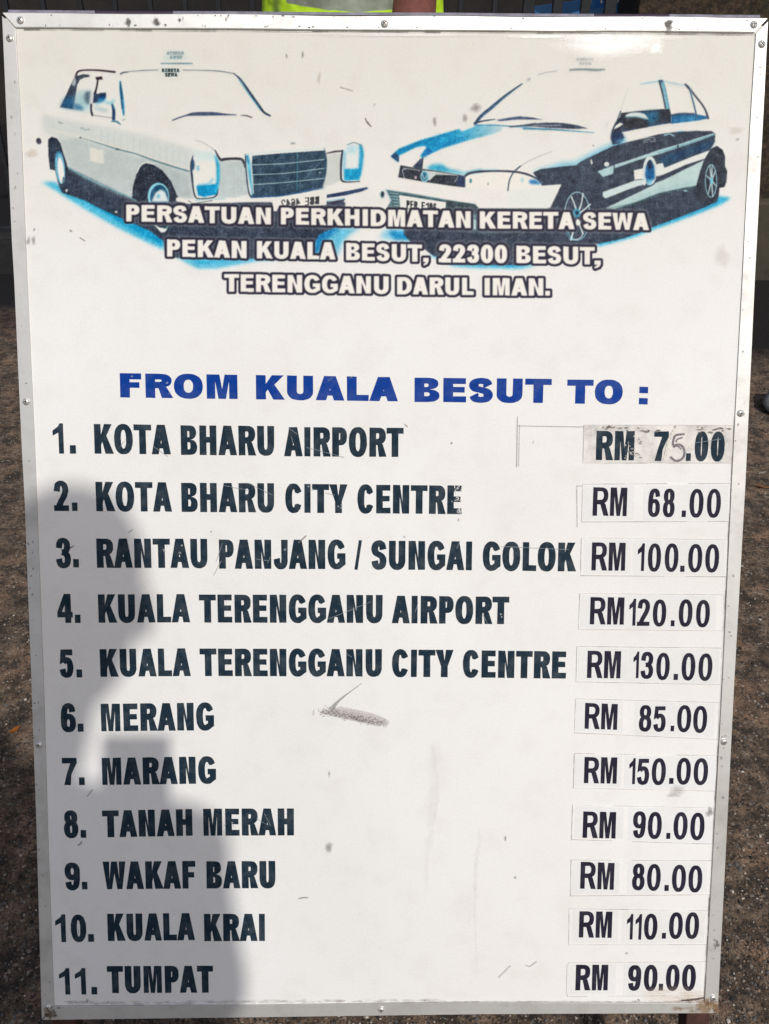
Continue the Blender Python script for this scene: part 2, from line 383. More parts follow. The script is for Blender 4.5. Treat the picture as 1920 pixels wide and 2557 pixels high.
ROWS = [  # text, x0, x1, base0, base1, cap
 ('1. KOTA BHARU AIRPORT', [('1', 133, 160, 1132.8, 1132.8, 75), ('.', 175, 190, 1132.8, 1132.8, 75), ('KOTA', 236.3, 426.8, 1132.8, 1134.7, 74), ('BHARU', 452, 685, 1136, 1137.5, 74), ('AIRPORT', 709.5, 1007.5, 1139.2, 1141, 73)]),
 ('2. KOTA BHARU CITY CENTRE', [('2', 135.5, 172.6, 1276, 1276, 75), ('.', 180, 194, 1276, 1276, 74), ('KOTA', 240.4, 429.7, 1276.5, 1277.6, 73.5), ('BHARU', 453.7, 685, 1278.4, 1279.5, 73), ('CITY', 712.5, 868, 1280, 1281.4, 72), ('CENTRE', 892.4, 1152, 1281.5, 1283.8, 71.5)]),
 ('3. RANTAU PANJANG / SUNGAI GOLOK', [('3', 140.5, 178, 1418, 1418, 74), ('.', 183, 197.3, 1417, 1417, 74), ('RANTAU', 242.4, 518.5, 1417.6, 1418.3, 73), ('PANJANG', 547.5, 862.8, 1420, 1421, 73), ('/', 885, 903.7, 1421, 1421.5, 71), ('SUNGAI', 926.9, 1178, 1421.8, 1423.9, 72), ('GOLOK', 1204.6, 1437.2, 1424.6, 1426.8, 72)]),
 ('4. KUALA TERENGGANU AIRPORT', [('4', 143.8, 182.2, 1555.4, 1555.4, 72), ('.', 187.2, 201.6, 1555.4, 1555.4, 72), ('KUALA', 246.2, 475, 1555, 1554, 70.8), ('TERENGGANU', 497.8, 955, 1554.5, 1555.4, 70), ('AIRPORT', 977.9, 1270.7, 1556, 1558.7, 68.8)]),
 ('5. KUALA TERENGGANU CITY CENTRE', [('5', 149.3, 184.3, 1691.5, 1691.5, 70), ('.', 191.4, 205.4, 1691.5, 1691.5, 70), ('KUALA', 250.9, 476.7, 1690, 1688, 69.3), ('TERENGGANU', 499.5, 953.4, 1688, 1689.2, 68.6), ('CITY', 978.7, 1131.7, 1690, 1691, 68.4), ('CENTRE', 1155.3, 1412.8, 1691.5, 1694.4, 68)]),
 ('6. MERANG', [('6', 153, 190.6, 1827.5, 1827.5, 71), ('.', 194.4, 208.9, 1827, 1827, 71), ('MERANG', 253.2, 535, 1826.2, 1823.3, 69)]),
 ('7. MARANG', [('7', 156.8, 193.4, 1960.4, 1960.4, 68), ('.', 197.8, 211.8, 1960, 1960, 68), ('MARANG', 256, 539.8, 1960, 1956.3, 67.7)]),
 ('8. TANAH MERAH', [('8', 160.7, 196.3, 2092, 2092, 67.5), ('.', 201.6, 215.6, 2091.6, 2091.6, 67), ('TANAH', 256.5, 481, 2091, 2086.8, 67), ('MERAH', 508.5, 733.9, 2086.8, 2085.8, 67.5)]),
 ('9. WAKAF BARU', [('9', 163, 201, 2222.5, 2222.5, 68), ('.', 205, 218.5, 2221, 2221, 67), ('WAKAF', 258, 488.7, 2220.4, 2218.5, 69), ('BARU', 516.2, 688, 2218.5, 2217.5, 68)]),
 ('10. KUALA KRAI', [('1', 139.5, 165.5, 2352.4, 2352.4, 68.5), ('0', 178, 216.6, 2351.5, 2351.5, 67), ('.', 220.4, 234.9, 2351.5, 2351.5, 67), ('KUALA', 269.6, 486.8, 2349.5, 2347.6, 68), ('KRAI', 510, 661.7, 2350, 2349.5, 68)]),
 ('11. TUMPAT', [('1', 149, 175.6, 2483.4, 2483.4, 65.5), ('1', 188.6, 215.6, 2483.2, 2483.2, 65.5), ('.', 228.6, 243, 2483, 2483, 66), ('TUMPAT', 268.6, 533, 2479.6, 2478.6, 67.5)]),
]
HEAD = [('FROM', 300.3, 593.6, 992.3, 996.5, 60.7), ('KUALA', 639.6, 993.6, 997, 1002.3, 60.7), ('BESUT', 1034.7, 1376.3, 1003.5, 1006.4, 60.5), ('TO', 1415, 1553.8, 1008, 1009, 60), (':', 1595, 1617, 1009.5, 1010, 61)]
ADDRESS = [
 ('PERSATUAN PERKHIDMATAN KERETA SEWA', [('PERSATUAN', 315, 676.3, 552.6, 560.7, 42), ('PERKHIDMATAN', 701, 1175, 560.3, 569.4, 42), ('KERETA', 1198, 1435, 570.6, 572.5, 42.8), ('SEWA', 1455.4, 1620.7, 572.6, 575, 42.8)]),
 ('PEKAN KUALA BESUT, 22300 BESUT,', [('PEKAN', 417.3, 615.6, 640.5, 645, 43), ('KUALA', 641.6, 838, 645, 648.6, 43.3), ('BESUT', 864.2, 1054, 649.7, 654, 43.3), (',', 1057, 1070, 654, 654, 43), ('22300', 1095.3, 1266.4, 655.3, 657, 45), ('BESUT', 1289.5, 1485, 656.8, 660.5, 43.5), (',', 1484, 1500, 661, 661, 44)]),
 ('TERENGGANU DARUL IMAN.', [('TERENGGANU', 559.5, 970.4, 728, 734, 44), ('DARUL', 991.8, 1182.5, 735, 737, 43.5), ('IMAN', 1209.7, 1357, 737.5, 738.5, 43.5), ('.', 1361, 1373.3, 738.5, 738.5, 43)]),
]
PRICES = [  # sticker corners (tl, tr, br, bl), words, heavy, names
 ('RM 75.00', [(1457.4, 1061), (1830.8, 1062), (1829, 1156), (1455.5, 1156.5)], [('RM', 1487.2, 1582, 1148.7, 1149.5, 73), ('7', 1630.8, 1667, 1151, 1151, 74), ('.', 1712, 1723.8, 1151, 1151, 82), ('0', 1732.7, 1766.3, 1151, 1151, 73), ('0', 1773, 1807, 1151.5, 1151.5, 73)], 15.5, 13.5),
 ('RM 68.00', [(1454.5, 1209), (1823, 1207), (1821, 1301.5), (1452.3, 1303)], [('RM', 1479, 1564, 1287.5, 1288.5, 71), ('6', 1616.7, 1646.5, 1290, 1290, 69.5), ('8', 1653.8, 1683, 1290.5, 1290.5, 69.5), ('.', 1701.3, 1711.6, 1291, 1291, 70), ('0', 1719.7, 1754.4, 1291.5, 1291.5, 70), ('0', 1763, 1797.7, 1292, 1292, 70.5)], 11.2, 10),
 ('RM 100.00', [(1451.5, 1342.5), (1818, 1348), (1816, 1440), (1449.5, 1437)], [('RM', 1475.9, 1559.8, 1424, 1425, 70), ('1', 1590.5, 1607.3, 1425.5, 1425.5, 68.5), ('0', 1616, 1648.7, 1426.5, 1426.5, 69), ('0', 1658, 1692, 1427, 1427, 69.5), ('.', 1697.5, 1708.3, 1427.5, 1427.5, 66), ('0', 1716.4, 1751.4, 1428, 1428, 69), ('0', 1759, 1793.4, 1428.5, 1428.5, 69)], 11.2, 10),
 ('RM 120.00', [(1447.5, 1482), (1806, 1485), (1804, 1575), (1444, 1571)], [('RM', 1472, 1556.6, 1558.5, 1559.5, 68), ('1', 1569.3, 1585.6, 1562, 1562, 66.5), ('2', 1589.6, 1620.8, 1562.5, 1562.5, 66.5), ('0', 1628.4, 1661.7, 1563.5, 1563.5, 66), ('.', 1674, 1683.4, 1563.5, 1563.5, 64), ('0', 1693, 1727, 1564, 1564, 67), ('0', 1736, 1770.4, 1565.5, 1565.5, 67)], 11.2, 10),
 ('RM 130.00', [(1440.5, 1614), (1801, 1618), (1799, 1709), (1438, 1702)], [('RM', 1465, 1548.2, 1692.5, 1693.5, 68), ('1', 1579.6, 1593.5, 1693, 1693, 66), ('3', 1597.8, 1629.7, 1694, 1694, 66), ('0', 1637, 1670.4, 1697, 1697, 66.5), ('.', 1681, 1692, 1697.5, 1697.5, 65), ('0', 1700, 1734, 1698, 1698, 67), ('0', 1742, 1776.6, 1699, 1699, 67)], 11.2, 10),
 ('RM 85.00', [(1437, 1744.5), (1795, 1754), (1791.5, 1846), (1434, 1829.5)], [('RM', 1459, 1540, 1819, 1822, 64.5), ('8', 1594, 1625, 1825.5, 1825.5, 64.5), ('5', 1629.7, 1660.6, 1826, 1826, 63), ('.', 1673.6, 1682.3, 1825.5, 1825.5, 60), ('0', 1689, 1723.8, 1827, 1827, 66), ('0', 1729, 1763.6, 1829, 1829, 66)], 10.8, 9.8),
 ('RM 150.00', [(1434, 1881), (1790, 1886.5), (1786, 1975), (1431.5, 1967.5)], [('RM', 1457.4, 1539, 1955, 1956.3, 65.5), ('1', 1569.3, 1584.8, 1957.5, 1957.5, 64.5), ('5', 1588.8, 1619.5, 1958.5, 1958.5, 64.5), ('0', 1625.7, 1660.6, 1959, 1959, 65.5), ('.', 1670, 1681, 1956.8, 1956.8, 63), ('0', 1687.7, 1723, 1958, 1958, 65.5), ('0', 1730, 1765.8, 1959, 1959, 65.5)], 11, 10),
 ('RM 90.00', [(1429.5, 2009.5), (1781.5, 2017), (1778, 2107), (1427, 2096)], [('RM', 1454, 1536, 2091.5, 2093, 66), ('9', 1578.8, 1610.5, 2091.5, 2091.5, 65.5), ('0', 1616, 1650.6, 2093.5, 2093.5, 66), ('.', 1662.8, 1672.8, 2093.8, 2093.8, 63), ('0', 1680, 1714.8, 2095, 2095, 67), ('0', 1721.6, 1757, 2096.5, 2096.5, 67)], 11.4, 10.2),
 ('RM 80.00', [(1426, 2147), (1777, 2149), (1774.5, 2233.5), (1424.5, 2236.5)], [('RM', 1448, 1532, 2218, 2221, 67), ('8', 1577, 1608, 2221.5, 2221.5, 65), ('0', 1614, 1648, 2223, 2223, 65.5), ('.', 1658, 1669, 2224, 2224, 64), ('0', 1676, 1710.8, 2225.5, 2225.5, 66), ('0', 1717, 1751.4, 2227, 2227, 66)], 11.4, 10.2),
 ('RM 110.00', [(1421, 2268.5), (1768, 2274), (1765, 2358), (1420, 2358.5)], [('RM', 1444.7, 1526.5, 2340, 2341, 65.5), ('1', 1563.4, 1578.8, 2345, 2345, 63), ('1', 1584.8, 1600.5, 2345.3, 2345.3, 63), ('0', 1606.4, 1639.8, 2345, 2345, 63.5), ('.', 1652, 1662, 2343, 2343, 62), ('0', 1668.8, 1703, 2343, 2343, 65), ('0', 1709.4, 1743.5, 2343, 2343, 65)], 11.4, 10.2),
 ('RM 90.00', [(1419, 2403.5), (1765, 2401), (1763, 2485), (1417, 2487.5)], [('RM', 1436, 1516.5, 2472, 2472, 64), ('9', 1566.6, 1599, 2472.3, 2472.3, 62.5), ('0', 1606, 1640, 2473, 2473, 64), ('.', 1644, 1654.7, 2472.5, 2472.5, 60), ('0', 1661, 1695, 2472.5, 2472.5, 64), ('0', 1701.3, 1735.4, 2472.5, 2472.5, 64)], 12.4, 11),
]

# ------------------------------------------------------------------ the printed picture of two cars: flat shapes laid in ink, sampled on a fine mesh
U0, V0, STEP = 78.0, 118.0, 1.5
NX, NY = 1176, 424
S2 = 2
def enc(x): x = np.asarray(x, float); return np.where(x <= .0031308, x*12.92, 1.055*x**(1/2.4)-.055)
IMG = np.ones((NY*S2, NX*S2, 3), np.float32)*enc(WHITE/.95).astype(np.float32)
GX = (U0+(np.arange(NX*S2)+.5)*STEP/S2-STEP/2).astype(np.float32); GY = (V0+(np.arange(NY*S2)+.5)*STEP/S2-STEP/2).astype(np.float32)
PX = STEP/S2
ZO = {'A': (80, 110, 3.691), 'B': (80, 360, 3.691), 'C': (480, 260, 3.691), 'D': (930, 180, 3.691), 'E': (1400, 130, 3.691), 'G': (1400, 330, 3.691),
      'H': (930, 400, 3.194), 'K': (400, 500, 3.02), 'M': (0, 0, 1.730), 'Q': (960, 0, 1.730), 'S': (0, 0, 1.0)}
def T(z, pts): ox, oy, s = ZO[z]; return [(ox+x/s, oy+y/s) for x, y in pts]
def blur(a, sig):
    sig = sig/PX
    if sig < .3: return a
    r = int(3*sig)+1; k = np.exp(-.5*(np.arange(-r, r+1)/sig)**2).astype(np.float32); k /= k.sum()
    h, w_ = a.shape; p = np.pad(a, ((r, r), (0, 0))); o = sum(k[i]*p[i:i+h] for i in range(2*r+1))
    p = np.pad(o, ((0, 0), (r, r))); return sum(k[i]*p[:, i:i+w_] for i in range(2*r+1))
def window(pts, pad):
    p = np.array(pts); i0 = max(0, int((p[:, 0].min()-pad-U0)/PX)); i1 = min(NX*S2, int((p[:, 0].max()+pad-U0)/PX)+2)
    j0 = max(0, int((p[:, 1].min()-pad-V0)/PX)); j1 = min(NY*S2, int((p[:, 1].max()+pad-V0)/PX)+2)
    return i0, i1, j0, j1
def lay_ink(m, win, color, alpha, grain):
    i0, i1, j0, j1 = win
    if grain: m = np.clip(m*(1+grain*np.random.randn(*m.shape).astype(np.float32)), 0, 1)
    m = (m*alpha)[..., None]
    c = (np.array(color)/255).astype(np.float32)
    IMG[j0:j1, i0:i1] = IMG[j0:j1, i0:i1]*(1-m)+c*m
def fill(z, pts, color, alpha=1., soft=.8, grain=0., fade=None):
    pts = T(z, pts) if z else pts
    win = i0, i1, j0, j1 = window(pts, soft*3+2)
    if i1 <= i0 or j1 <= j0: return
    X, Y = GX[i0:i1][None, :], GY[j0:j1][:, None]; m = np.zeros((j1-j0, i1-i0), bool)
    for (xa, ya), (xb, yb) in zip(pts, pts[1:]+pts[:1]):
        if ya == yb: continue
        c = (Y >= min(ya, yb)) & (Y < max(ya, yb)); xs = xa+(Y-ya)*(xb-xa)/(yb-ya); m ^= c & (X < xs)
    m = blur(m.astype(np.float32), soft)
    if fade: (ax, ay), (bx, by), fa, fb = fade; ax, ay = T(z, [(ax, ay)])[0] if z else (ax, ay); bx, by = T(z, [(bx, by)])[0] if z else (bx, by); t = np.clip(((X-ax)*(bx-ax)+(Y-ay)*(by-ay))/((bx-ax)**2+(by-ay)**2), 0, 1); m = m*(fa+(fb-fa)*t)
    lay_ink(m, win, color, alpha, grain)
def stroke(z, pts, width, color, alpha=1., soft=.8, grain=0., smooth=True):
    s = ZO[z][2]; pts = T(z, pts); wd = np.array(width if hasattr(width, '__len__') else [width]*len(pts), float)/s
    if smooth and len(pts) > 2:
        q = smooth_path([(*p, w_) for p, w_ in zip(pts, wd)], 6); pts = [tuple(p[:2]) for p in q]; wd = q[:, 2]
    win = i0, i1, j0, j1 = window(pts, max(wd)+soft*3+2)
    if i1 <= i0 or j1 <= j0: return
    X, Y = GX[i0:i1][None, :], GY[j0:j1][:, None]; m = np.zeros((j1-j0, i1-i0), np.float32)
    for k in range(len(pts)-1):
        (xa, ya), (xb, yb) = pts[k], pts[k+1]; dx, dy = xb-xa, yb-ya; l2 = dx*dx+dy*dy+1e-9
        t = np.clip(((X-xa)*dx+(Y-ya)*dy)/l2, 0, 1); d = np.hypot(X-xa-t*dx, Y-ya-t*dy)
        m = np.maximum(m, np.clip((wd[k]+(wd[k+1]-wd[k])*t)/2-d+.4, 0, 1))
    lay_ink(blur(m, soft), win, color, alpha, grain)
def oval(z, cx, cy, rx, ry, color, alpha=1., soft=.8, tilt=0, grain=0.):
    a = np.linspace(0, 2*math.pi, 36, endpoint=False); ct, st = math.cos(math.radians(tilt)), math.sin(math.radians(tilt))
    fill(z, [(cx+rx*math.cos(t)*ct-ry*math.sin(t)*st, cy+rx*math.cos(t)*st+ry*math.sin(t)*ct) for t in a], color, alpha, soft, grain)
def oring(z, cx, cy, rx, ry, width, color, a0=0, a1=360, alpha=1., soft=.7):
    stroke(z, [(cx+rx*math.cos(math.radians(a)), cy+ry*math.sin(math.radians(a))) for a in np.linspace(a0, a1, 30)], width, color, alpha, soft, smooth=False)
def tiny_text(text, x0, x1, y0, y1, cap, color, alpha, sv, sh, soft=.6, mirror=False):
    L = math.hypot(x1-x0, y1-y0); ws = text.split(' ')
    n = len(text); x = 0
    for wd in ws:
        k = len(wd)/n*L
        for piece in lay(wd, k/cap, sv/cap, sh/cap):
            for li, loop in enumerate(piece):
                q = [(x+px*cap, py*cap) for px, py in loop]
                if mirror: q = [(L-a, b) for a, b in q]
                pts = [(x0+(x1-x0)*a/L, y0+(y1-y0)*a/L-b) for a, b in q]
                if li == 0: fill(None, pts, color, alpha, soft)
        x += k+L/n

SLATE, SL2, BLUE, CYAN, ICE, PALE, BOARD = (53, 63, 81), (46, 54, 68), (20, 96, 152), (4, 146, 200), (165, 210, 225), (190, 202, 204), (232, 231, 228)
# -- left car: shadow under it, its soft cyan fringe
fill('B', [(90, 350), (240, 440), (350, 515), (560, 640), (800, 775), (1000, 875), (1215, 975), (1215, 880), (900, 700), (300, 420), (215, 350)], (64, 182, 220), .95, 4, .12)
fill('B', [(300, 440), (480, 520), (700, 650), (900, 780), (1100, 880), (1215, 940), (1215, 860), (700, 560)], CYAN, .9, 4, .10)
fill('K', [(110, 420), (190, 470), (280, 515), (420, 515), (560, 490), (720, 462), (1000, 440), (700, 380), (150, 380)], (90, 190, 225), .95, 3.5, .1)
fill('K', [(200, 440), (300, 480), (560, 465), (700, 440), (500, 400), (200, 400)], (20, 158, 206), .7, 3, .1)
fill('K', [(1100, 200), (1520, 200), (1420, 260), (1370, 330), (1330, 420), (1150, 440)], (70, 180, 220), .85, 6, .1)
fill('K', [(1100, 200), (1370, 205), (1290, 260), (1230, 330), (1200, 400), (1100, 420)], (6, 116, 180), .85, 4, .1)
S_1 = [(138, 425), (148, 468), (156, 482), (169, 486), (210, 500), (248, 520), (305, 546), (375, 577), (408, 602), (412, 642), (470, 646), (640, 646), (776, 652), (786, 605), (798, 585), (826, 572), (862, 562), (862, 505), (816, 503), (740, 506), (430, 503), (340, 500), (290, 475), (240, 450), (169, 416)]
fill('S', S_1, SLATE, 1, 1.4, .03)
# body side
fill('A', [(90, 650), (250, 680), (520, 735), (760, 775), (1100, 855), (1470, 965), (1530, 1010), (1560, 1200), (1500, 1420), (1330, 1420), (900, 1420), (640, 1310), (330, 1140), (285, 990), (230, 870), (100, 800)], PALE, .55, 6, .02)
fill('A', [(330, 1140), (285, 990), (240, 870), (420, 870), (800, 985), (1180, 1100), (1440, 1185), (1490, 1420), (1340, 1420), (900, 1420), (640, 1310)], (176, 190, 193), .55, 4, .02)
fill('A', [(1000, 1060), (1440, 1185), (1490, 1420), (1340, 1420), (980, 1440), (900, 1380)], (160, 175, 180), .35, 8)
stroke('A', [(150, 790), (300, 820), (450, 860), (700, 930), (900, 985), (1150, 1070), (1440, 1150)], 26, (222, 222, 216), .8, 2)
stroke('A', [(440, 862), (600, 910), (790, 970), (950, 1010), (1100, 1065), (1300, 1130), (1400, 1160), (1445, 1172)], [4, 8, 12, 12, 14, 14, 16, 12], (66, 110, 124), .85, 1)
oval('A', 785, 970, 14, 9, (70, 90, 105)); oval('A', 445, 863, 9, 8, (80, 100, 115))
fill('A', [(530, 950), (655, 980), (665, 1110), (535, 1075)], (228, 226, 218), .85, 1.5)
for x, y in ((460, 775), (490, 790), (520, 788), (250, 720), (270, 730)): oval('A', x, y, 16, 7, (120, 140, 150), .6, 1)
for k in range(14): x = 640+k*60; stroke('A', [(x, 780+k*17), (x-4, 900+k*20)], 6, (150, 170, 178), .25, 1)
oval('A', 62, 895, 24, 30, (70, 66, 84), 1, .8, -15)
# rear wheel
fill('A', [(148, 880), (180, 855), (230, 870), (262, 915), (290, 1010), (320, 1100), (330, 1145), (300, 1290), (280, 1305), (240, 1270), (214, 1165), (165, 1155), (150, 1020)], SLATE, 1, .8)
oval('A', 258, 1140, 44, 152, (110, 180, 210), 1, 1, -6); oval('A', 266, 1165, 28, 120, (234, 236, 234), 1, 1, -6)
stroke('A', [(222, 1040), (245, 995), (268, 1010)], 16, (60, 130, 170), .9, 1)
stroke('A', [(290, 1230), (285, 1280)], 14, (50, 90, 110), .9, 1)
oval('B', 318, 428, 9, 14, (225, 225, 220), .9)
oval('B', 775, 625, 11, 11, (225, 225, 220), .9)
# front wheel arch and wheel
fill('B', [(950, 520), (920, 495), (928, 400), (965, 265), (1000, 200), (1050, 174), (1120, 190), (1200, 240), (1280, 340), (1330, 455), (1345, 490), (1330, 530), (1000, 540)], SL2, 1, .8)
stroke('B', [(965, 265), (1000, 198), (1050, 168), (1125, 182)], 12, (225, 228, 224), .9, .8)
oval('B', 1165, 480, 98, 125, (140, 205, 225)); oval('B', 1172, 490, 84, 115, (40, 90, 125))
fill('B', [(1100, 530), (1140, 445), (1185, 418), (1225, 440), (1258, 530)], (220, 230, 232), 1, 2); oval('B', 1165, 480, 18, 20, (110, 190, 215), .8, 1.5)
fill('B', [(1125, 742), (1180, 770), (1225, 775), (1262, 748), (1228, 808), (1190, 816)], (222, 230, 228), 1, .8); stroke('B', [(1200, 765), (1235, 775), (1262, 745)], 8, (30, 90, 100), .9)
# sill
stroke('B', [(335, 215), (420, 265), (540, 330), (700, 400), (860, 470), (960, 520)], 10, (120, 180, 195), .9, .8)
stroke('B', [(345, 232), (540, 345), (860, 485)], 5, (60, 110, 120), .8, .8)
# glass house
stroke('A', [(402, 300), (418, 260), (450, 245), (520, 240), (620, 243), (762, 258)], [18, 18, 16, 15, 17, 20], (58, 46, 60), 1, .8)
fill('A', [(398, 295), (465, 283), (440, 330), (415, 380), (402, 470), (380, 602), (258, 582), (300, 500), (350, 390)], (62, 72, 92), 1, 1)
fill('A', [(300, 500), (395, 470), (382, 600), (260, 580)], (32, 100, 155), .75, 5, .1); fill('A', [(392, 305), (408, 340), (392, 390), (366, 372)], (195, 205, 210), .9, 1.5)
fill('A', [(440, 290), (470, 278), (528, 284), (530, 302), (480, 310), (445, 328)], (58, 66, 84), 1, 1.2)
fill('A', [(405, 440), (545, 430), (530, 620), (385, 600)], (150, 198, 212), .7, 6); fill('A', [(495, 440), (540, 436), (530, 560), (490, 545), (478, 490)], (72, 92, 112), .85, 3)
fill('A', [(388, 545), (455, 565), (480, 612), (382, 602)], (40, 100, 145), .75, 3)
stroke('A', [(608, 320), (595, 400), (578, 460)], [18, 17, 24], (50, 44, 58)); fill('A', [(583, 305), (645, 298), (652, 328), (590, 330)], (52, 42, 56), 1, .8)
fill('A', [(560, 545), (570, 450), (615, 462), (625, 450), (682, 448), (680, 495), (640, 535)], (46, 62, 92), 1, 1.2); fill('A', [(618, 490), (680, 480), (668, 525), (600, 545)], (28, 110, 180), .85, 2.5)
stroke('A', [(545, 440), (540, 560)], 14, (205, 210, 212)); stroke('A', [(545, 560), (545, 615), (556, 655)], 20, (50, 52, 66))
stroke('A', [(590, 555), (650, 525), (720, 548), (755, 520)], 22, (120, 195, 220), .8, 3); stroke('A', [(585, 590), (640, 605), (690, 615)], 20, (90, 150, 180), .6, 4)
stroke('A', [(740, 560), (752, 610), (752, 690)], [20, 30, 32], (38, 66, 108)); stroke('A', [(735, 540), (765, 600)], 10, (100, 190, 220), .8, 1.5)
stroke('A', [(560, 655), (650, 668), (740, 682)], 7, (110, 110, 115), .8); stroke('A', [(735, 712), (780, 716), (815, 742)], [12, 18, 10], (56, 120, 150), .95)
stroke('A', [(812, 345), (822, 450), (836, 560), (845, 655)], [16, 30, 30, 14], (40, 140, 190), 1, 1); stroke('A', [(814, 355), (824, 480), (830, 600)], [8, 13, 8], (34, 60, 92))
stroke('A', [(835, 700), (858, 694)], 9, (150, 170, 180))
stroke('A', [(815, 275), (845, 262), (885, 258)], [14, 14, 10], (84, 92, 110)); stroke('A', [(890, 254), (980, 247), (1060, 242), (1165, 240)], [7, 9, 10, 7], (112, 122, 140), .9)
stroke('M', [(790, 303), (880, 304), (950, 308), (1012, 318)], [4, 4, 5, 4], (100, 112, 130), .9)
stroke('M', [(1010, 318), (1040, 345), (1080, 402), (1115, 452), (1140, 485), (1166, 500)], [4, 9, 11, 12, 10, 8], (50, 66, 92)); stroke('M', [(1032, 345), (1080, 415), (1125, 475)], 5, (60, 160, 200), .7, .8)
stroke('M', [(745, 520), (775, 508), (805, 499), (835, 493), (885, 492), (930, 492), (975, 495), (1020, 496)], [5, 6, 7, 15, 17, 15, 8, 4], (66, 80, 112), 1, .8, .05); stroke('M', [(1040, 498), (1066, 500), (1088, 508)], [3, 6, 5], (84, 80, 86))
fill('A', [(1230, 65), (1400, 65), (1440, 150), (1200, 160)], (196, 214, 218), .55, 5)
tiny_text('KERETA', 416, 458, 137, 137, 8.5, (108, 140, 152), .75, 2.6, 2, .8, True); tiny_text('SEWA', 423, 455, 147.5, 147.5, 8.5, (108, 140, 152), .75, 2.6, 2, .8, True)
stroke('A', [(1190, 180), (1330, 180), (1475, 180)], [12, 15, 14], (104, 142, 156), .9, 1)
fill('A', [(1180, 215), (1370, 215), (1370, 300), (1200, 305)], (205, 218, 218), .5, 4)
tiny_text('KERETA', 404, 448, 180.5, 180.5, 9.5, (42, 62, 70), 1, 3.6, 2.4, .5); tiny_text('SEWA', 412, 443, 191.5, 191.5, 9.5, (42, 62, 70), 1, 3.6, 2.4, .5)
# bonnet, lamps, grille
stroke('C', [(30, 330), (100, 355), (170, 398), (218, 440)], [4, 5, 6, 10], (120, 130, 140), .7); oval('C', 928, 362, 26, 8, (140, 148, 152), .8, 1.2)
fill('C', [(250, 520), (478, 520), (500, 650), (515, 830), (400, 862), (230, 865), (246, 700)], (190, 202, 204), .95, 2); [stroke('C', [(280+k*34, 560), (285+k*34, 830)], 9, (165, 180, 184), .35, 1.5) for k in range(7)]
stroke('B', [(1482, 110), (1470, 190), (1470, 300), (1485, 420), (1505, 480)], [10, 26, 14, 10, 10], (52, 66, 88))
fill('C', [(10, 490), (60, 455), (150, 445), (225, 465), (248, 520), (242, 700), (225, 830), (120, 862), (45, 850), (12, 760)], (232, 232, 228), 1, 1.2)
fill('C', [(20, 440), (210, 440), (240, 520), (30, 520)], (200, 226, 232), .7, 5)
fill('C', [(38, 752), (120, 745), (232, 735), (222, 832), (112, 856), (52, 842)], (0, 142, 198), 1, 1.6, .05)
stroke('C', [(212, 480), (236, 560), (236, 700), (218, 830)], [14, 30, 30, 24], (14, 156, 206), .9, 2.2, .1); stroke('C', [(190, 690), (150, 735), (60, 745)], 16, (60, 170, 215), .7, 3)
oval('C', 8, 560, 14, 50, (40, 80, 120), .9, 1.5); oval('C', 52, 590, 14, 28, (90, 180, 215), .7, 2)
stroke('C', [(2, 640), (12, 780), (35, 862), (120, 872), (215, 850), (240, 780)], [10, 12, 12, 14, 12, 6], (52, 62, 76)); stroke('C', [(12, 640), (24, 790), (44, 850)], 9, (215, 232, 236))
stroke('C', [(212, 425), (232, 470), (262, 512), (300, 508), (380, 503), (450, 508), (474, 535), (486, 580)], [8, 18, 26, 26, 24, 26, 24, 14], (58, 58, 70), 1, .8)
fill('C', [(555, 476), (800, 455), (1000, 441), (1222, 426), (1240, 520), (1236, 650), (1196, 768), (1000, 812), (800, 848), (600, 868), (546, 855), (556, 700), (542, 560)], (50, 76, 98), 1, .8, .03)
for k in range(22):
    y = 490+k*17; stroke('C', [(556, y), (850, y-14), (1225, y-52+k*.3)], 5, (38, 54, 74), .6, .6)
for y0, y1, y2 in ((560, 548, 510), (650, 638, 592), (743, 722, 684)): stroke('C', [(558, y0), (850, y1), (1215, y2)], 9, (160, 190, 198), .95, .6, .15)
stroke('C', [(970, 445), (966, 790)], 6, (90, 170, 190), .9, .6); stroke('C', [(985, 740), (1080, 640), (1200, 520)], 4, (130, 165, 175), .6, .6); oval('C', 1176, 632, 8, 8, (170, 200, 205))
stroke('C', [(508, 475), (522, 560), (538, 700), (556, 835)], [30, 34, 28, 14], (95, 190, 220), .95, 1.5); stroke('C', [(548, 500), (546, 560), (556, 700), (562, 820)], 10, (225, 236, 238), .9, .8)
stroke('C', [(490, 465), (496, 600), (512, 760), (530, 838), (560, 862)], [12, 13, 14, 16, 14], (52, 70, 92)); stroke('C', [(500, 480), (520, 540)], 16, (40, 120, 170), .8, 1.5)
stroke('C', [(490, 470), (560, 455), (800, 435), (1000, 422), (1215, 404)], 10, (205, 228, 232), .9, 1); stroke('C', [(1215, 404), (1236, 470), (1240, 560), (1228, 680), (1200, 775)], [6, 8, 9, 9, 9], (70, 96, 112))
stroke('C', [(545, 862), (800, 850), (1000, 815), (1195, 770)], [22, 20, 18, 12], (38, 84, 138), .95, 1.2)
fill('C', [(1252, 462), (1368, 452), (1370, 700), (1320, 730), (1205, 765), (1238, 640)], (202, 208, 206), .9, 1.5)
stroke('C', [(1245, 452), (1315, 438), (1380, 432)], [12, 18, 16], (70, 66, 76)); stroke('C', [(1385, 430), (1374, 520), (1370, 640), (1380, 705), (1440, 718), (1545, 712)], [18, 22, 18, 18, 12, 8], (48, 56, 72))
fill('C', [(1418, 382), (1480, 357), (1550, 370), (1570, 430), (1562, 600), (1540, 702), (1400, 704), (1394, 600), (1402, 450)], (226, 232, 232), 1, 1.2)
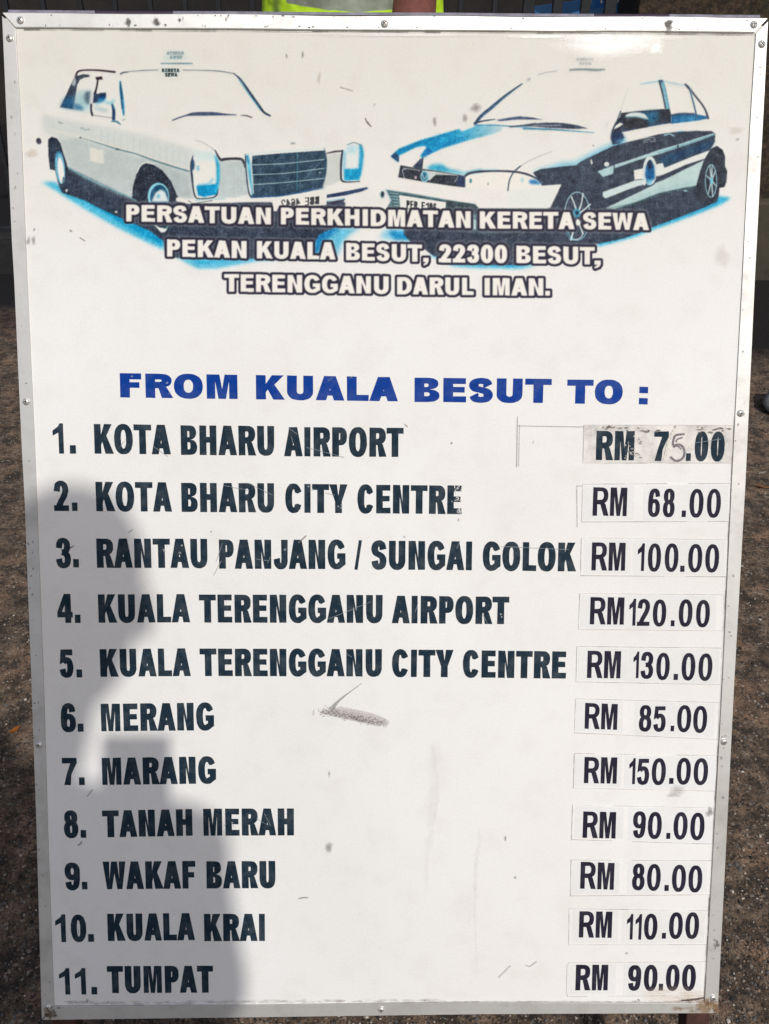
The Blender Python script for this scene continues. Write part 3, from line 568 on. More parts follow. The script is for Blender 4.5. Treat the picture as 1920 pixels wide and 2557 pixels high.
fill('C', [(1398, 600), (1557, 592), (1540, 700), (1400, 702)], (0, 146, 200), .95, 2, .05); stroke('C', [(1550, 385), (1560, 450), (1552, 560), (1540, 650)], [26, 38, 36, 30], (4, 146, 200), .9, 2.5, .08); stroke('C', [(1405, 440), (1400, 600)], 22, (90, 185, 220), .7, 2.5)
fill('C', [(1430, 385), (1540, 385), (1500, 450), (1420, 450)], (150, 210, 228), .5, 4); stroke('C', [(1430, 375), (1490, 355), (1560, 380)], 7, (84, 110, 124))
# bumper and plate
fill('C', [(-60, 880), (60, 880), (520, 868), (800, 855), (1190, 790), (1560, 735), (1620, 770), (1420, 800), (1240, 835), (740, 885), (350, 910), (-60, 915)], (232, 232, 228), 1, 1)
stroke('C', [(30, 885), (130, 878), (300, 872)], 12, (130, 190, 205), .7, 1.5)
fill('C', [(1240, 835), (1420, 802), (1610, 764), (1622, 780), (1560, 806), (1410, 842), (1240, 866)], (46, 64, 100), 1, .9); stroke('C', [(1240, 892), (1400, 868)], 10, (150, 205, 225), .95)
fill('C', [(1240, 905), (1412, 872), (1378, 925), (1400, 960), (1240, 960)], (60, 66, 88), 1, 1)
fill('C', [(735, 888), (1235, 825), (1238, 930), (790, 960), (775, 990), (750, 985)], (234, 232, 228), 1, .9)
tiny_text('BBE 4642', 702, 797, 519, 510, 20, (62, 66, 72), .95, 3.2, 2.6, .5, True)
fill('B', [(1328, 492), (1380, 498), (1472, 530), (1461, 552), (1325, 522)], (232, 230, 225), 1, 1); stroke('B', [(1440, 520), (1480, 545), (1560, 535), (1661, 520)], 8, (60, 70, 84), .8)

# -- right car: shadow mass, fringes
fill('H', [(90, 555), (300, 555), (300, 640), (180, 640), (60, 625)], (120, 200, 230), .8, 6); fill('H', [(120, 560), (300, 560), (320, 640), (170, 632)], (4, 130, 190), .9, 5, .1)
fill('H', [(460, 760), (560, 800), (640, 845), (800, 858), (1000, 862), (1180, 866), (1290, 842), (1300, 780), (460, 740)], (64, 182, 220), .95, 4, .12); fill('H', [(480, 770), (640, 825), (900, 838), (1200, 846), (1300, 780)], (4, 128, 188), .8, 3, .1)
fill('G', [(1570, 606), (1480, 664), (1300, 738), (1100, 812), (860, 896), (700, 960), (340, 1056), (340, 980), (860, 830), (1440, 590)], (30, 166, 214), .95, 3.5, .12)
SIDE = T('G', [(-255, 372), (-180, 340), (0, 318), (140, 305), (200, 262), (330, 200), (480, 130), (600, 95), (750, 60), (900, 20), (1060, -2), (1250, -12), (1390, -10), (1425, 12), (1420, 90), (1375, 165), (1440, 130), (1490, 165), (1512, 220), (1512, 312), (1532, 360), (1526, 455), (1508, 505), (1462, 512), (1452, 600), (1440, 640), (1300, 705), (1100, 782), (860, 872), (740, 925), (560, 985), (340, 1030), (200, 1075)])
SIDE += T('H', [(1400, 800), (1200, 838), (700, 832), (560, 790), (480, 760), (400, 700), (300, 650), (250, 590), (250, 540), (330, 370), (850, 384), (1400, 384), (1500, 195), (1350, 205)])
fill('G', [(-260, 365), (0, 285), (140, 270), (330, 165), (500, 95), (560, 60), (620, 100), (400, 230), (140, 320), (-200, 390)], (60, 175, 220), .6, 6)
fill('S', SIDE, SLATE, 1, 1.1, .03)
fill('H', [(640, 560), (900, 565), (1150, 560), (1250, 580), (900, 590)], (96, 120, 128), .5, 2); stroke('H', [(1040, 640), (1110, 615), (1180, 595)], 6, (120, 140, 145), .6, .8)
fill('H', [(800, 430), (832, 430), (832, 560), (800, 555)], (100, 140, 150), .8, 1.5); stroke('H', [(815, 480), (815, 545)], 16, (195, 220, 222), .9, 1)
# bumper, opening, plate
fill('H', [(110, 235), (205, 205), (735, 212), (1350, 206), (1506, 194), (1470, 270), (1418, 378), (1060, 376), (845, 376), (825, 350), (590, 320), (300, 262)], BOARD, 1, 1); fill('H', [(1120, 240), (1480, 215), (1418, 378), (1060, 372)], (222, 230, 228), .6, 5)
fill('H', [(108, 236), (300, 264), (600, 318), (815, 350), (850, 385), (110, 390), (150, 320)], (70, 98, 108), 1, 1.2)
for k in range(5): stroke('H', [(140+k*8, 262+k*24), (210, 268+k*24)], 9, (150, 190, 200), .8, .8)
stroke('H', [(120, 238), (300, 268), (600, 320), (810, 350)], 6, (120, 170, 182), .7, 1)
fill('H', [(590, 320), (820, 352), (846, 388), (588, 388)], (54, 70, 78), 1, 1)
fill('H', [(212, 278), (586, 336), (580, 392), (222, 380)], (232, 232, 228), 1, .8); tiny_text('PER E106', 1015, 1090, 520, 528, 20, (46, 50, 54), 1, 3.8, 3, .5)
oval('H', 78, 276, 22, 32, (170, 200, 210)); oval('H', 80, 272, 13, 24, (52, 62, 74)); stroke('H', [(105, 235), (135, 300), (150, 370)], 12, (140, 190, 205), .7, 2)
# bonnet in cyan
fill('D', [(168, 778), (240, 708), (440, 628), (650, 568), (800, 524), (822, 548), (930, 508), (960, 485), (1130, 486), (1210, 500), (1190, 540), (1100, 575), (950, 612), (800, 652), (640, 702), (560, 742), (480, 772), (462, 792), (438, 776), (500, 692), (480, 680), (400, 694), (300, 742), (240, 772), (240, 832)], (0, 146, 202), 1, 1.6, .06, ((700, 600), (1230, 520), 1, .12))
fill('D', [(240, 720), (440, 640), (640, 580), (780, 540), (760, 560), (460, 660), (260, 745)], (8, 112, 170), .5, 2, .1); fill('D', [(520, 690), (640, 640), (800, 600), (900, 560), (820, 640), (600, 710)], (0, 126, 190), .6, 4, .15)
for k in range(26): oval('D', 560+random.random()*420, 590+random.uniform(-40, 60), 10, 8, (150, 215, 235), .35, 2)
fill('D', [(168, 776), (215, 735), (246, 782), (240, 832)], (42, 80, 122), 1, 1); fill('D', [(372, 872), (440, 800), (472, 780), (460, 895), (400, 895)], (58, 70, 96), 1, 1); fill('D', [(455, 775), (505, 695), (560, 735), (478, 790)], (24, 110, 180), .8, 2)
fill('D', [(490, 885), (560, 850), (645, 850), (690, 890), (850, 928), (1000, 900), (1000, 925), (860, 945), (700, 925), (560, 912)], (24, 160, 208), .9, 4, .1)
# windscreen pillar, wipers
stroke('D', [(945, 480), (1000, 408), (1100, 325), (1210, 232), (1300, 165), (1382, 108)], [26, 32, 32, 26, 17, 8], (66, 110, 146), 1, 1); stroke('D', [(940, 478), (990, 412), (1080, 335), (1210, 225), (1300, 160), (1375, 108)], [8, 11, 11, 10, 9, 6], (52, 60, 84), .95, .8)
oval('D', 1440, 68, 20, 10, (150, 160, 172), .7, 1.5, -40); stroke('Q', [(665, 322), (700, 313), (745, 306)], 4, (160, 168, 178), .8)
stroke('D', [(940, 470), (1000, 455), (1060, 445), (1130, 435)], [20, 16, 14, 8], (66, 76, 98)); fill('D', [(1140, 442), (1250, 421), (1350, 407), (1480, 419), (1568, 440), (1450, 438), (1300, 440), (1180, 454)], (74, 92, 124), 1, 1)
fill('Q', [(545, 548), (600, 541), (640, 534), (700, 529), (770, 531), (835, 541), (882, 556), (800, 557), (700, 552), (640, 546)], (64, 76, 100), 1, 1); stroke('Q', [(640, 540), (700, 543), (760, 541)], 3, (225, 225, 222), .8, .8); stroke('Q', [(600, 556), (700, 558), (800, 565), (905, 573)], [8, 8, 6, 3], (60, 130, 165), .9)
stroke('D', [(950, 490), (1130, 490), (1270, 500), (1400, 508), (1600, 535)], [14, 12, 14, 12, 8], (70, 140, 176), .9, 1); stroke('D', [(1270, 505), (1380, 492), (1500, 475)], 14, (66, 80, 104), .9)
# grille and lamp
fill('D', [(258, 858), (400, 884), (560, 906), (800, 948), (852, 962), (852, 1062), (730, 1050), (500, 1016), (236, 970)], (50, 56, 66), 1, 1)
stroke('D', [(300, 890), (276, 905), (285, 950), (298, 985)], 6, (220, 225, 225)); stroke('D', [(290, 888), (380, 898), (440, 910)], 6, (200, 208, 210)); fill('D', [(445, 905), (560, 915), (780, 948), (585, 940), (540, 985), (520, 1000), (500, 930)], (215, 220, 220), .95, .9)
oval('D', 482, 962, 40, 52, (150, 205, 220)); oval('D', 480, 962, 28, 40, (42, 112, 140)); stroke('D', [(455, 930), (480, 985), (512, 935)], 8, (190, 220, 228)); oval('D', 398, 972, 12, 14, (190, 170, 180))
fill('D', [(555, 968), (600, 945), (776, 958), (755, 1012), (535, 992)], (44, 48, 58), 1, .8); stroke('D', [(528, 992), (560, 962), (600, 945), (780, 955), (758, 1012)], 7, (205, 214, 214)); fill('D', [(790, 950), (855, 965), (852, 1058), (770, 1046)], (44, 62, 100), .9, 2)
fill('D', [(860, 978), (895, 945), (1050, 930), (1250, 925), (1400, 945), (1520, 1000), (1562, 1040), (1540, 1062), (1250, 1088), (860, 1062)], (236, 234, 228), 1, 1)
stroke('D', [(850, 960), (900, 930), (1000, 916), (1150, 912), (1300, 918), (1400, 935), (1480, 965), (1535, 1000), (1562, 1035)], [20, 24, 22, 20, 20, 20, 18, 14, 10], (62, 66, 84)); stroke('D', [(900, 918), (1000, 900), (1150, 896)], 10, (110, 190, 220), .6, 2)
fill('D', [(1440, 995), (1500, 990), (1556, 1025), (1540, 1036), (1450, 1030)], (30, 110, 180), .9, 2.5); oval('D', 905, 1003, 12, 22, (60, 130, 150)); oval('D', 1065, 1030, 8, 12, (140, 170, 178)); oval('D', 1380, 995, 14, 22, (150, 200, 215), .8, 2)
stroke('D', [(1661, 730), (1550, 770), (1450, 816), (1362, 868)], [3, 5, 5, 6], (130, 136, 142), .8); stroke('D', [(1362, 868), (1300, 925), (1262, 1000), (1248, 1092)], [14, 12, 12, 12], (66, 86, 104))
# side stripes, crest, sill panel
fill('G', [(338, 362), (500, 300), (700, 235), (900, 165), (1100, 108), (1300, 42), (1425, 5), (1425, 20), (1300, 72), (1100, 138), (900, 205), (700, 262), (500, 332), (480, 385), (390, 412)], (178, 210, 217), 1, 1.1, .03)
stroke('G', [(900, 190), (1100, 128), (1300, 62), (1420, 22)], 12, (70, 140, 170), .6, 1.2, .1); stroke('G', [(1080, 122), (1078, 175)], 12, (40, 50, 66)); stroke('G', [(492, 300), (492, 400)], 11, (52, 70, 84))
fill('G', [(880, 240), (1100, 168), (1300, 100), (1415, 60), (1380, 155), (1200, 215), (960, 320)], (28, 76, 118), .7, 5)
fill('G', [(388, 552), (700, 440), (785, 430), (772, 480), (640, 522), (412, 612), (388, 592)], (205, 222, 224), 1, 1.1); fill('G', [(674, 352), (760, 334), (772, 432), (680, 442)], (232, 232, 228), 1, .9)
fill('G', [(868, 300), (940, 284), (956, 330), (1200, 230), (1375, 166), (1335, 242), (1150, 302), (900, 412), (868, 404)], (226, 230, 228), 1, 1)
oring('G', 822, 355, 50, 118, 30, (214, 224, 226)); fill('G', [(784, 320), (828, 262), (862, 312), (868, 430), (800, 475), (778, 400)], (14, 90, 148), 1, 2); fill('G', [(800, 280), (840, 270), (850, 330), (800, 340)], (24, 42, 76), .9, 2); fill('G', [(800, 430), (850, 440), (840, 480), (795, 490)], (110, 190, 220), .8, 2.5)
oval('G', 770, 468, 16, 22, (222, 226, 226)); stroke('G', [(690, 440), (750, 436)], 6, (60, 66, 78)); stroke('G', [(880, 410), (940, 398)], 6, (60, 66, 78))
fill('G', [(412, 702), (560, 630), (850, 490), (872, 468), (950, 440), (1150, 340), (1322, 256), (1285, 360), (1250, 492), (1130, 512), (900, 562), (700, 642), (500, 706)], (190, 214, 216), 1, 1.2, .02); fill('G', [(560, 660), (900, 520), (1240, 440), (1250, 492), (1130, 512), (900, 562), (700, 642), (500, 706)], (150, 190, 195), .5, 5)
stroke('G', [(440, 700), (700, 650), (900, 575), (1250, 500)], 10, (60, 104, 104), .7, 1.5); oval('G', 1150, 540, 20, 9, (150, 195, 200), .9)
fill('G', [(272, 255), (285, 250), (296, 290), (280, 300)], (215, 218, 216), .95, .8); oval('G', 424, 297, 24, 22, (200, 212, 212)); oval('G', 418, 290, 12, 12, (232, 234, 230))
for r in range(3):
    for k in range(9):
        if random.random() < .8: oval('E', 768+k*13, 795+r*18-k*1.2, 5, 5, (190, 205, 208), .8, .5)
stroke('E', [(955, 768), (1000, 754), (1042, 772)], 12, (150, 205, 222)); stroke('E', [(1075, 735), (1130, 728)], 9, (60, 150, 190), .8)
# windows and pillars
fill('E', [(553, 562), (700, 545), (960, 524), (1002, 518), (1016, 570), (1016, 652), (800, 690), (600, 732), (560, 738), (588, 790), (545, 842), (482, 852), (463, 790), (470, 722), (500, 655), (545, 600)], (42, 50, 66), 1, 1)
fill('E', [(720, 560), (880, 540), (905, 560), (890, 640), (820, 660)], (22, 96, 142), .8, 5, .06); fill('E', [(800, 600), (850, 600), (850, 660), (810, 665)], (50, 130, 165), .7, 4); stroke('E', [(570, 722), (700, 700), (900, 665), (1010, 648)], 14, (46, 84, 128), .8, 1.5)
fill('E', [(592, 600), (605, 575), (650, 558), (720, 556), (775, 572), (805, 612), (800, 625), (700, 600)], (215, 226, 228), 1, 1.4); fill('E', [(592, 598), (700, 598), (800, 622), (805, 690), (700, 705), (600, 715), (570, 650)], (40, 42, 54), 1, 1.5); stroke('E', [(600, 602), (700, 596), (795, 618)], 14, (110, 180, 205), .6, 2)
fill('E', [(485, 715), (510, 675), (546, 652), (578, 662), (540, 690)], (228, 230, 226), 1, .9); fill('E', [(466, 760), (495, 740), (560, 740), (586, 788), (545, 838), (482, 846)], (32, 62, 110), .8, 4); fill('E', [(490, 820), (560, 810), (590, 780), (600, 800), (545, 842)], (90, 180, 215), .6, 3)
fill('E', [(1020, 580), (1150, 564), (1250, 574), (1345, 592), (1366, 612), (1250, 632), (1100, 650), (1018, 662)], (22, 96, 150), 1, 1.2, .05); stroke('E', [(1020, 585), (1100, 570), (1230, 572)], 18, (44, 56, 84), .9, 1.5); fill('E', [(1050, 625), (1230, 590), (1330, 608), (1240, 628), (1060, 652)], (60, 150, 200), .6, 4)
fill('E', [(903, 265), (945, 262), (968, 350), (1004, 522), (965, 522), (935, 380)], (120, 178, 200), 1, 1); stroke('E', [(908, 268), (935, 370), (965, 515)], [16, 15, 14], (50, 58, 76)); stroke('E', [(945, 268), (968, 350), (1000, 520)], 8, (70, 140, 170), .9); stroke('E', [(925, 262), (925, 225)], 6, (150, 180, 195), .6, 1); fill('E', [(900, 258), (945, 256), (940, 285), (905, 285)], (54, 80, 110), .9, 1)
stroke('E', [(1148, 300), (1175, 325), (1240, 405), (1300, 480), (1335, 540), (1358, 610)], [22, 24, 18, 17, 18, 22], (54, 62, 78)); stroke('E', [(1180, 325), (1210, 420), (1238, 530), (1256, 605)], [12, 15, 15, 13], (66, 92, 122)); stroke('E', [(1190, 325), (1220, 420), (1250, 540)], 6, (160, 210, 226), .7)
stroke('E', [(730, 298), (800, 284), (900, 272)], [6, 13, 13], (130, 185, 210), .8, 1.2); stroke('E', [(945, 268), (1050, 292), (1150, 310)], [14, 22, 14], (176, 200, 214), .8, 1.8)
stroke('E', [(552, 545), (520, 630), (480, 722), (464, 790), (482, 850)], [12, 10, 8, 7, 9], (60, 84, 106)); stroke('E', [(555, 540), (590, 430), (622, 330)], [6, 5, 3], (190, 196, 200), .8, 1); stroke('E', [(415, 700), (440, 640)], 5, (175, 182, 186), .7, 1); oval('E', 300, 862, 6, 6, (80, 80, 90))
stroke('E', [(85, 165), (200, 160), (330, 166), (405, 160)], [18, 22, 24, 12], (130, 146, 152), .95, 1.2, .08); tiny_text('KERETA', 1440, 1482, 151.5, 151.5, 7.5, (170, 178, 180), .85, 2.6, 2, .9); tiny_text('SEWA', 1446, 1477, 162.5, 162.5, 7.5, (170, 178, 180), .85, 2.6, 2, .9)
# wheels
fill('G', [(1335, 232), (1390, 150), (1440, 128), (1490, 163), (1512, 220), (1512, 312), (1532, 360), (1526, 455), (1508, 505), (1462, 512), (1452, 600), (1400, 640), (1260, 640), (1250, 490), (1300, 330)], (48, 54, 68), 1, 1)
oring('G', 1385, 450, 52, 150, 9, (150, 205, 222), alpha=.9)
for a in (-80, -40, 20, 75, 125, 200, 255): stroke('G', [(1390, 445), (1388+50*math.cos(math.radians(a)), 450+146*math.sin(math.radians(a)))], [16, 9], (190, 218, 226), .95, .8)
oval('G', 1390, 448, 14, 34, (120, 190, 215))
RIM = (214, 228, 232)
oring('G', 152, 775, 118, 222, 10, (160, 205, 218), 150, 350, .9); oring('G', 152, 775, 116, 220, 10, (120, 180, 200), 40, 140, .9)
for p_ in ([(150, 745), (125, 660), (98, 595)], [(160, 745), (190, 660), (205, 570)], [(170, 750), (215, 715), (272, 665)], [(155, 810), (175, 860), (205, 935)], [(205, 935), (180, 975), (130, 992), (88, 985)], [(95, 990), (112, 925)]): stroke('G', p_, [20, 12, 14][:len(p_)] if len(p_) < 4 else 9, RIM, 1, .8)
oval('G', 148, 745, 34, 42, (70, 150, 180), 1, 1.5); oval('G', 150, 745, 16, 20, (30, 60, 84)); oval('G', 160, 835, 22, 26, (232, 234, 230), 1, 1)
stroke('G', [(50, 930), (80, 975), (120, 992)], 8, (110, 190, 215), .8, 1)

# -- the three lines of the address, white with a dark keyline, over the picture
# grain of the cheap print: blotches, specks and fine upright streaks, only where there is ink
INK = np.clip((enc(WHITE/.95).astype(np.float32)-IMG).max(axis=2), 0, 1)
def soft_noise(q):                              # smooth random field, q samples per blotch
    a = np.random.randn(NY*S2//q+3, NX*S2//q+3).astype(np.float32); yy_, xx_ = np.arange(NY*S2)/q, np.arange(NX*S2)/q
    j, i = yy_.astype(int), xx_.astype(int); fy, fx = (yy_-j)[:, None].astype(np.float32), (xx_-i)[None, :].astype(np.float32)
    r0 = a[j][:, i]*(1-fx)+a[j][:, i+1]*fx; r1_ = a[j+1][:, i]*(1-fx)+a[j+1][:, i+1]*fx; r_ = r0*(1-fy)+r1_*fy; return r_/r_.std()
sp_ = soft_noise(3); bl_ = soft_noise(14)
st_ = np.random.randn(1, NX*S2).astype(np.float32); st_ = np.convolve(st_[0], [.25, .5, .25], 'same')[None, :]
mid = INK*(1-.35*INK)
IMG = np.clip(IMG+(mid*(.055*sp_+.045*bl_+.035*st_))[..., None]*np.array([.9, 1.0, 1.05], np.float32), 0, 1)
IMG = np.clip(IMG+(np.clip(INK-.35, 0, 1)*.16*(sp_ > 2.1))[..., None], 0, 1).astype(np.float32)
TXT = np.zeros((NY*S2, NX*S2), np.float32); ROWOF = np.zeros((NY*S2, NX*S2), np.int8)
for ri, (_, words) in enumerate(ADDRESS):
    for text, x0, x1, y0, y1, cap in words:
        L = math.hypot(x1-x0, y1-y0)
        for piece in lay(text, L/cap, (13.2 if text not in ('.', ',') else 99)/cap, 9.6/cap):
            acc = None
            outer = [(x0+(x1-x0)*px*cap/L, y0+(y1-y0)*px*cap/L-py*cap) for px, py in piece[0]]
            win = i0, i1, j0, j1 = window(outer, 4); X, Y = GX[i0:i1][None, :], GY[j0:j1][:, None]; m = np.zeros((j1-j0, i1-i0), bool)
            for loop in piece:
                pts = [(x0+(x1-x0)*px*cap/L, y0+(y1-y0)*px*cap/L-py*cap) for px, py in loop]
                if isinstance(loop, Strip):
                    n = len(pts)//2
                    for i in range(n-1):
                        qd = [pts[i], pts[i+1], pts[2*n-2-i], pts[2*n-1-i]]; mm = np.zeros_like(m)
                        for (xa, ya), (xb, yb) in zip(qd, qd[1:]+qd[:1]):
                            if ya != yb: mm ^= ((Y >= min(ya, yb)) & (Y < max(ya, yb))) & (X < xa+(Y-ya)*(xb-xa)/(yb-ya))
                        m |= mm
                    continue
                for (xa, ya), (xb, yb) in zip(pts, pts[1:]+pts[:1]):
                    if ya == yb: continue
                    m ^= ((Y >= min(ya, yb)) & (Y < max(ya, yb))) & (X < xa+(Y-ya)*(xb-xa)/(yb-ya))
            TXT[j0:j1, i0:i1] = np.maximum(TXT[j0:j1, i0:i1], m)
def grow(m, r):
    r = r/PX; out = m.copy(); R = int(r)
    for dy in range(-R, R+1):
        wx = int(math.sqrt(max(0, r*r-dy*dy)))
        a = np.zeros_like(m); ys = slice(max(0, dy), m.shape[0]+min(0, dy)); yt = slice(max(0, -dy), m.shape[0]+min(0, -dy)); a[yt] = m[ys]
        c = np.cumsum(np.pad(a, ((0, 0), (wx+1, wx))), axis=1); out = np.maximum(out, ((c[:, 2*wx+1:]-c[:, :-2*wx-1]) > .5).astype(np.float32)[:, :m.shape[1]])
    return out
KEY = grow(TXT, 6.6); HALO = grow(TXT, 10.5)
def over(m, color, alpha=1.):
    global IMG
    m = (m*alpha)[..., None]; IMG = IMG*(1-m)+(np.array(color)/255).astype(np.float32)*m
over(blur(HALO, 1.3), (240, 236, 230), .16); over(blur(KEY, .8), (46, 44, 62)); over(blur(TXT, 1.0), (237, 234, 228))
IMG = np.clip(IMG, 0, 1)
def down(a): return a.reshape(NY, S2, NX, S2, -1).mean(axis=(1, 3))
PIC = (lin(down(IMG)*255)*.95).astype(np.float32); KEYD = down(HALO)[..., 0]
def Fv(U, V):
    d = np.stack([(U-960)/FOC, (V-1278.5)/FOC, np.ones_like(U)], -1) @ RB
    k = -CB[2]/d[..., 2]; return CB[0]+k*d[..., 0], CB[1]+k*d[..., 1]
def picture_mesh(name, facemask, parent, z, label=None):
    idx = np.argwhere(facemask); j, i = idx[:, 0], idx[:, 1]
    used = np.zeros((NY, NX), bool)
    for dj in (0, 1):
        for di in (0, 1): used[j+dj, i+di] = True
    num = -np.ones((NY, NX), np.int64); num[used] = np.arange(used.sum())
    vj, vi = np.nonzero(used); x, y = Fv(U0+vi*STEP, V0+vj*STEP)
    co = np.stack([x, y, np.full_like(x, z)], -1).astype(np.float32)
    q = np.stack([num[j+1, i], num[j+1, i+1], num[j, i+1], num[j, i]], -1).astype(np.int32)
    me = bpy.data.meshes.new(name); me.vertices.add(len(co)); me.vertices.foreach_set('co', co.ravel())
    me.loops.add(q.size); me.loops.foreach_set('vertex_index', q.ravel())
    me.polygons.add(len(q)); me.polygons.foreach_set('loop_start', np.arange(0, q.size, 4, dtype=np.int32))
    me.update(calc_edges=True)
    ca = me.color_attributes.new('Col', 'FLOAT_COLOR', 'POINT')
    col = np.ones((len(co), 4), np.float32); col[:, :3] = PIC[vj, vi]; ca.data.foreach_set('color', col.ravel())
    me.materials.append(M_ART); o = bpy.data.objects.new(name, me); link(o, parent)
    if label: o['label'] = label
    return o

# ------------------------------------------------------------------ the fare board
board = empty('fare_board', (0, 0, LIFT)); board.rotation_euler = (math.pi/2-LEAN, 0, 0)
tag(board, 'white taxi fare board in a screwed aluminium frame, listing eleven destinations and prices', 'sign')
hw = BOARD_W/2
def P(*uv): return [F(u, v) for u, v in uv]
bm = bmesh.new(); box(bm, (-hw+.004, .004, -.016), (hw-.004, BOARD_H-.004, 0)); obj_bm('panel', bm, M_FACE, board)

# frame rails: 25 mm aluminium angle, mitred at the corners, the left one slightly bowed inwards
TLo, TRo, BRo, BLo = (6, 37), (1917, 50), (1790, 2527), (105, 2544)
TLi, TRi, BRi, BLi = (40, 70), (1886, 83), (1722+37, 2501), (138, 2508)
ZF, ZB = .0017, -.020
def rail(poly): b = bmesh.new(); prism(b, P(*poly), ZB, ZF, .0005); return obj_bm('frame_rail', b, M_ALU, board)
rail([(6, 41), (16, 250), (31, 600), (37, 700), (55, 1100), (63, 1250), (78, 1650), (92, 2050), (105, 2544), (136, 2508), (121, 2100), (109.5, 1700), (93, 1250), (87.5, 1100), (69, 700), (53, 300), (40, 72)][::-1])
rail([(1917, 53), (1886, 85), (1871, 330), (1852.5, 700), (1826, 1200), (1803, 1700), (1781, 2100), (1758, 2501), (1791, 2529), (1812, 2100), (1832, 1700), (1860, 1200), (1883, 700)][::-1])
rail([(106, 2545), (600, 2538), (1200, 2530), (1789, 2528), (1758, 2502), (1100, 2501), (600, 2508), (137, 2510)])
# top rail: flat front and a rounded lip rolling back over the edge
b = bmesh.new()
prof = [(-.0135, -.018), (-.0135, .0015), (-.0128, .0021), (0, .0021), (.0006, .0018), (.0008, -.020)]
ring_prev = None
for k in range(25):
    t = k/24; u = 9+(1914-9)*t; v = 36+12*t
    x, y = F(u, v); bend = .0004*math.sin(9*t)+.0005*math.sin(23*t+1)
    cut = 0
    rg = []
    for dy, z in prof:
        xx = x
        if k == 0: xx = x+(max(0, -dy))*.95
        if k == 24: xx = x-(max(0, -dy))*.95
        rg.append(b.verts.new((xx, y+dy+(bend if dy > -.001 else bend*.4), z)))
    if ring_prev:
        for q in range(len(rg)-1): b.faces.new((ring_prev[q], rg[q], rg[q+1], ring_prev[q+1]))
    else: b.faces.new(rg)
    ring_prev = rg
b.faces.new(ring_prev[::-1])
tr = obj_bm('frame_rail', b, M_ALU_GLARE, board)
M_LIP = simple('grey_violet_edge_tape', (.20, .19, .235), rough=.6, var=.4, scale=55)
def edge_strip(u0, u1, mat):                      # soft tape folded over the upper edge
    b = bmesh.new(); pr = None; n = 14
    for k in range(n+1):
        u = u0+(u1-u0)*k/n; v = 36.5+12*(u-9)/1905; x, y = F(u, v); bend = .0005*math.sin(23*(u-9)/1905+1)+random.uniform(-.0002, .0002)
        rg = [b.verts.new((x, y+dy+bend*.3, z)) for dy, z in ((.0009, .0021), (.0024, .0019), (.0040, .0011), (.0047, -.0008), (.0047, -.020))]
        if pr:
            for q in range(4): b.faces.new((pr[q], rg[q], rg[q+1], pr[q+1]))
        pr = rg
    o = obj_bm('edge_tape', b, mat, board, True)
M_LIP2 = simple('dark_violet_edge_tape', (.035, .020, .040), rough=.6, var=.4, scale=55)
for u0, u1, mt in ((22, 238, M_LIP), (239, 432, M_LIP2), (433, 1482, M_LIP), (1483, 1669, M_LIP2), (1670, 1896, M_LIP)): edge_strip(u0, u1, mt)

# screws
def screw_mesh():
    b = bmesh.new(); prof = [(0, .0024), (.0018, .0023), (.0034, .0018), (.0044, .0010), (.0048, .0001), (.0052, 0)]
    rings = []
    for r, z in prof:
        rings.append([b.verts.new((r*math.cos(a*math.pi/8), r*math.sin(a*math.pi/8), z)) for a in range(16)] if r else [b.verts.new((0, 0, z))])
    for k in range(16): b.faces.new((rings[0][0], rings[1][k], rings[1][(k+1) % 16]))
    for q in range(1, len(rings)-1):
        for k in range(16): b.faces.new((rings[q][k], rings[q+1][k], rings[q+1][(k+1) % 16], rings[q][(k+1) % 16]))
    for f in b.faces: f.smooth = True
    n0 = len(b.faces)
    box(b, (-.0026, -.0005, .0015), (.0026, .0005, .00262)); box(b, (-.0005, -.0026, .0015), (.0005, .0026, .00266))
    b.faces.ensure_lookup_table()
    for f in b.faces[n0:]: f.material_index = 1
    # dirty washer shadow ring
    return b
sm = obj_bm('screw', screw_mesh(), [M_SCREW, M_DARK], board)
SCREWS = [(53, 53), (26, 97), (960, 62), (1880, 64), (1900, 112), (67, 1003), (1847, 1032), (98, 1858), (1806, 1851), (121, 2512), (952, 2518), (1779, 2489)]
sm.scale = (.78, .78, .9)
for k, (u, v) in enumerate(SCREWS):
    o = sm if k == 0 else sm.copy()
    if k: link(o, board)
    x, y = F(u, v); o.location = (x, y, ZF+.0001+(.0004 if v < 70 else 0)); o.rotation_euler = (0, 0, random.uniform(0, 1.5))

# pictures and address lines (one mesh each, edge to edge)
diff = np.abs(PIC-WHITE.astype(np.float32)).max(axis=2) > .006
d4 = diff[:-1, :-1] | diff[1:, :-1] | diff[:-1, 1:] | diff[1:, 1:]
k4 = (KEYD > .02); k4 = k4[:-1, :-1] | k4[1:, :-1] | k4[:-1, 1:] | k4[1:, 1:]
jj = (V0+(np.arange(NY-1)+.5)*STEP)[:, None]+np.zeros((1, NX-1)); uu = (U0+(np.arange(NX-1)+.5)*STEP)[None, :]+np.zeros((NY-1, 1))
slope = (uu-315)*.0155
r1 = jj < 578+slope; r1 &= jj > 490+slope*1.0; r2 = (jj >= 577+slope) & (jj < 671+slope*.9); r3 = jj >= 671+slope*.9
rest = d4 & ~k4
picture_mesh('car_picture', rest & (uu < 915), board, .0001, 'blue printed picture of an old square-lamped saloon taxi')
picture_mesh('car_picture', rest & (uu >= 915), board, .0001, 'blue printed picture of a rounded saloon taxi with a white side stripe')
first = k4 & (jj < 580+slope); second = k4 & ~first & (jj < 674+slope*.9); third = k4 & ~first & ~second
for msk, (txt, _) in zip((first, second, third), ADDRESS):
    picture_mesh('lettering', msk, board, .0001, 'white outlined lettering reading '+txt)

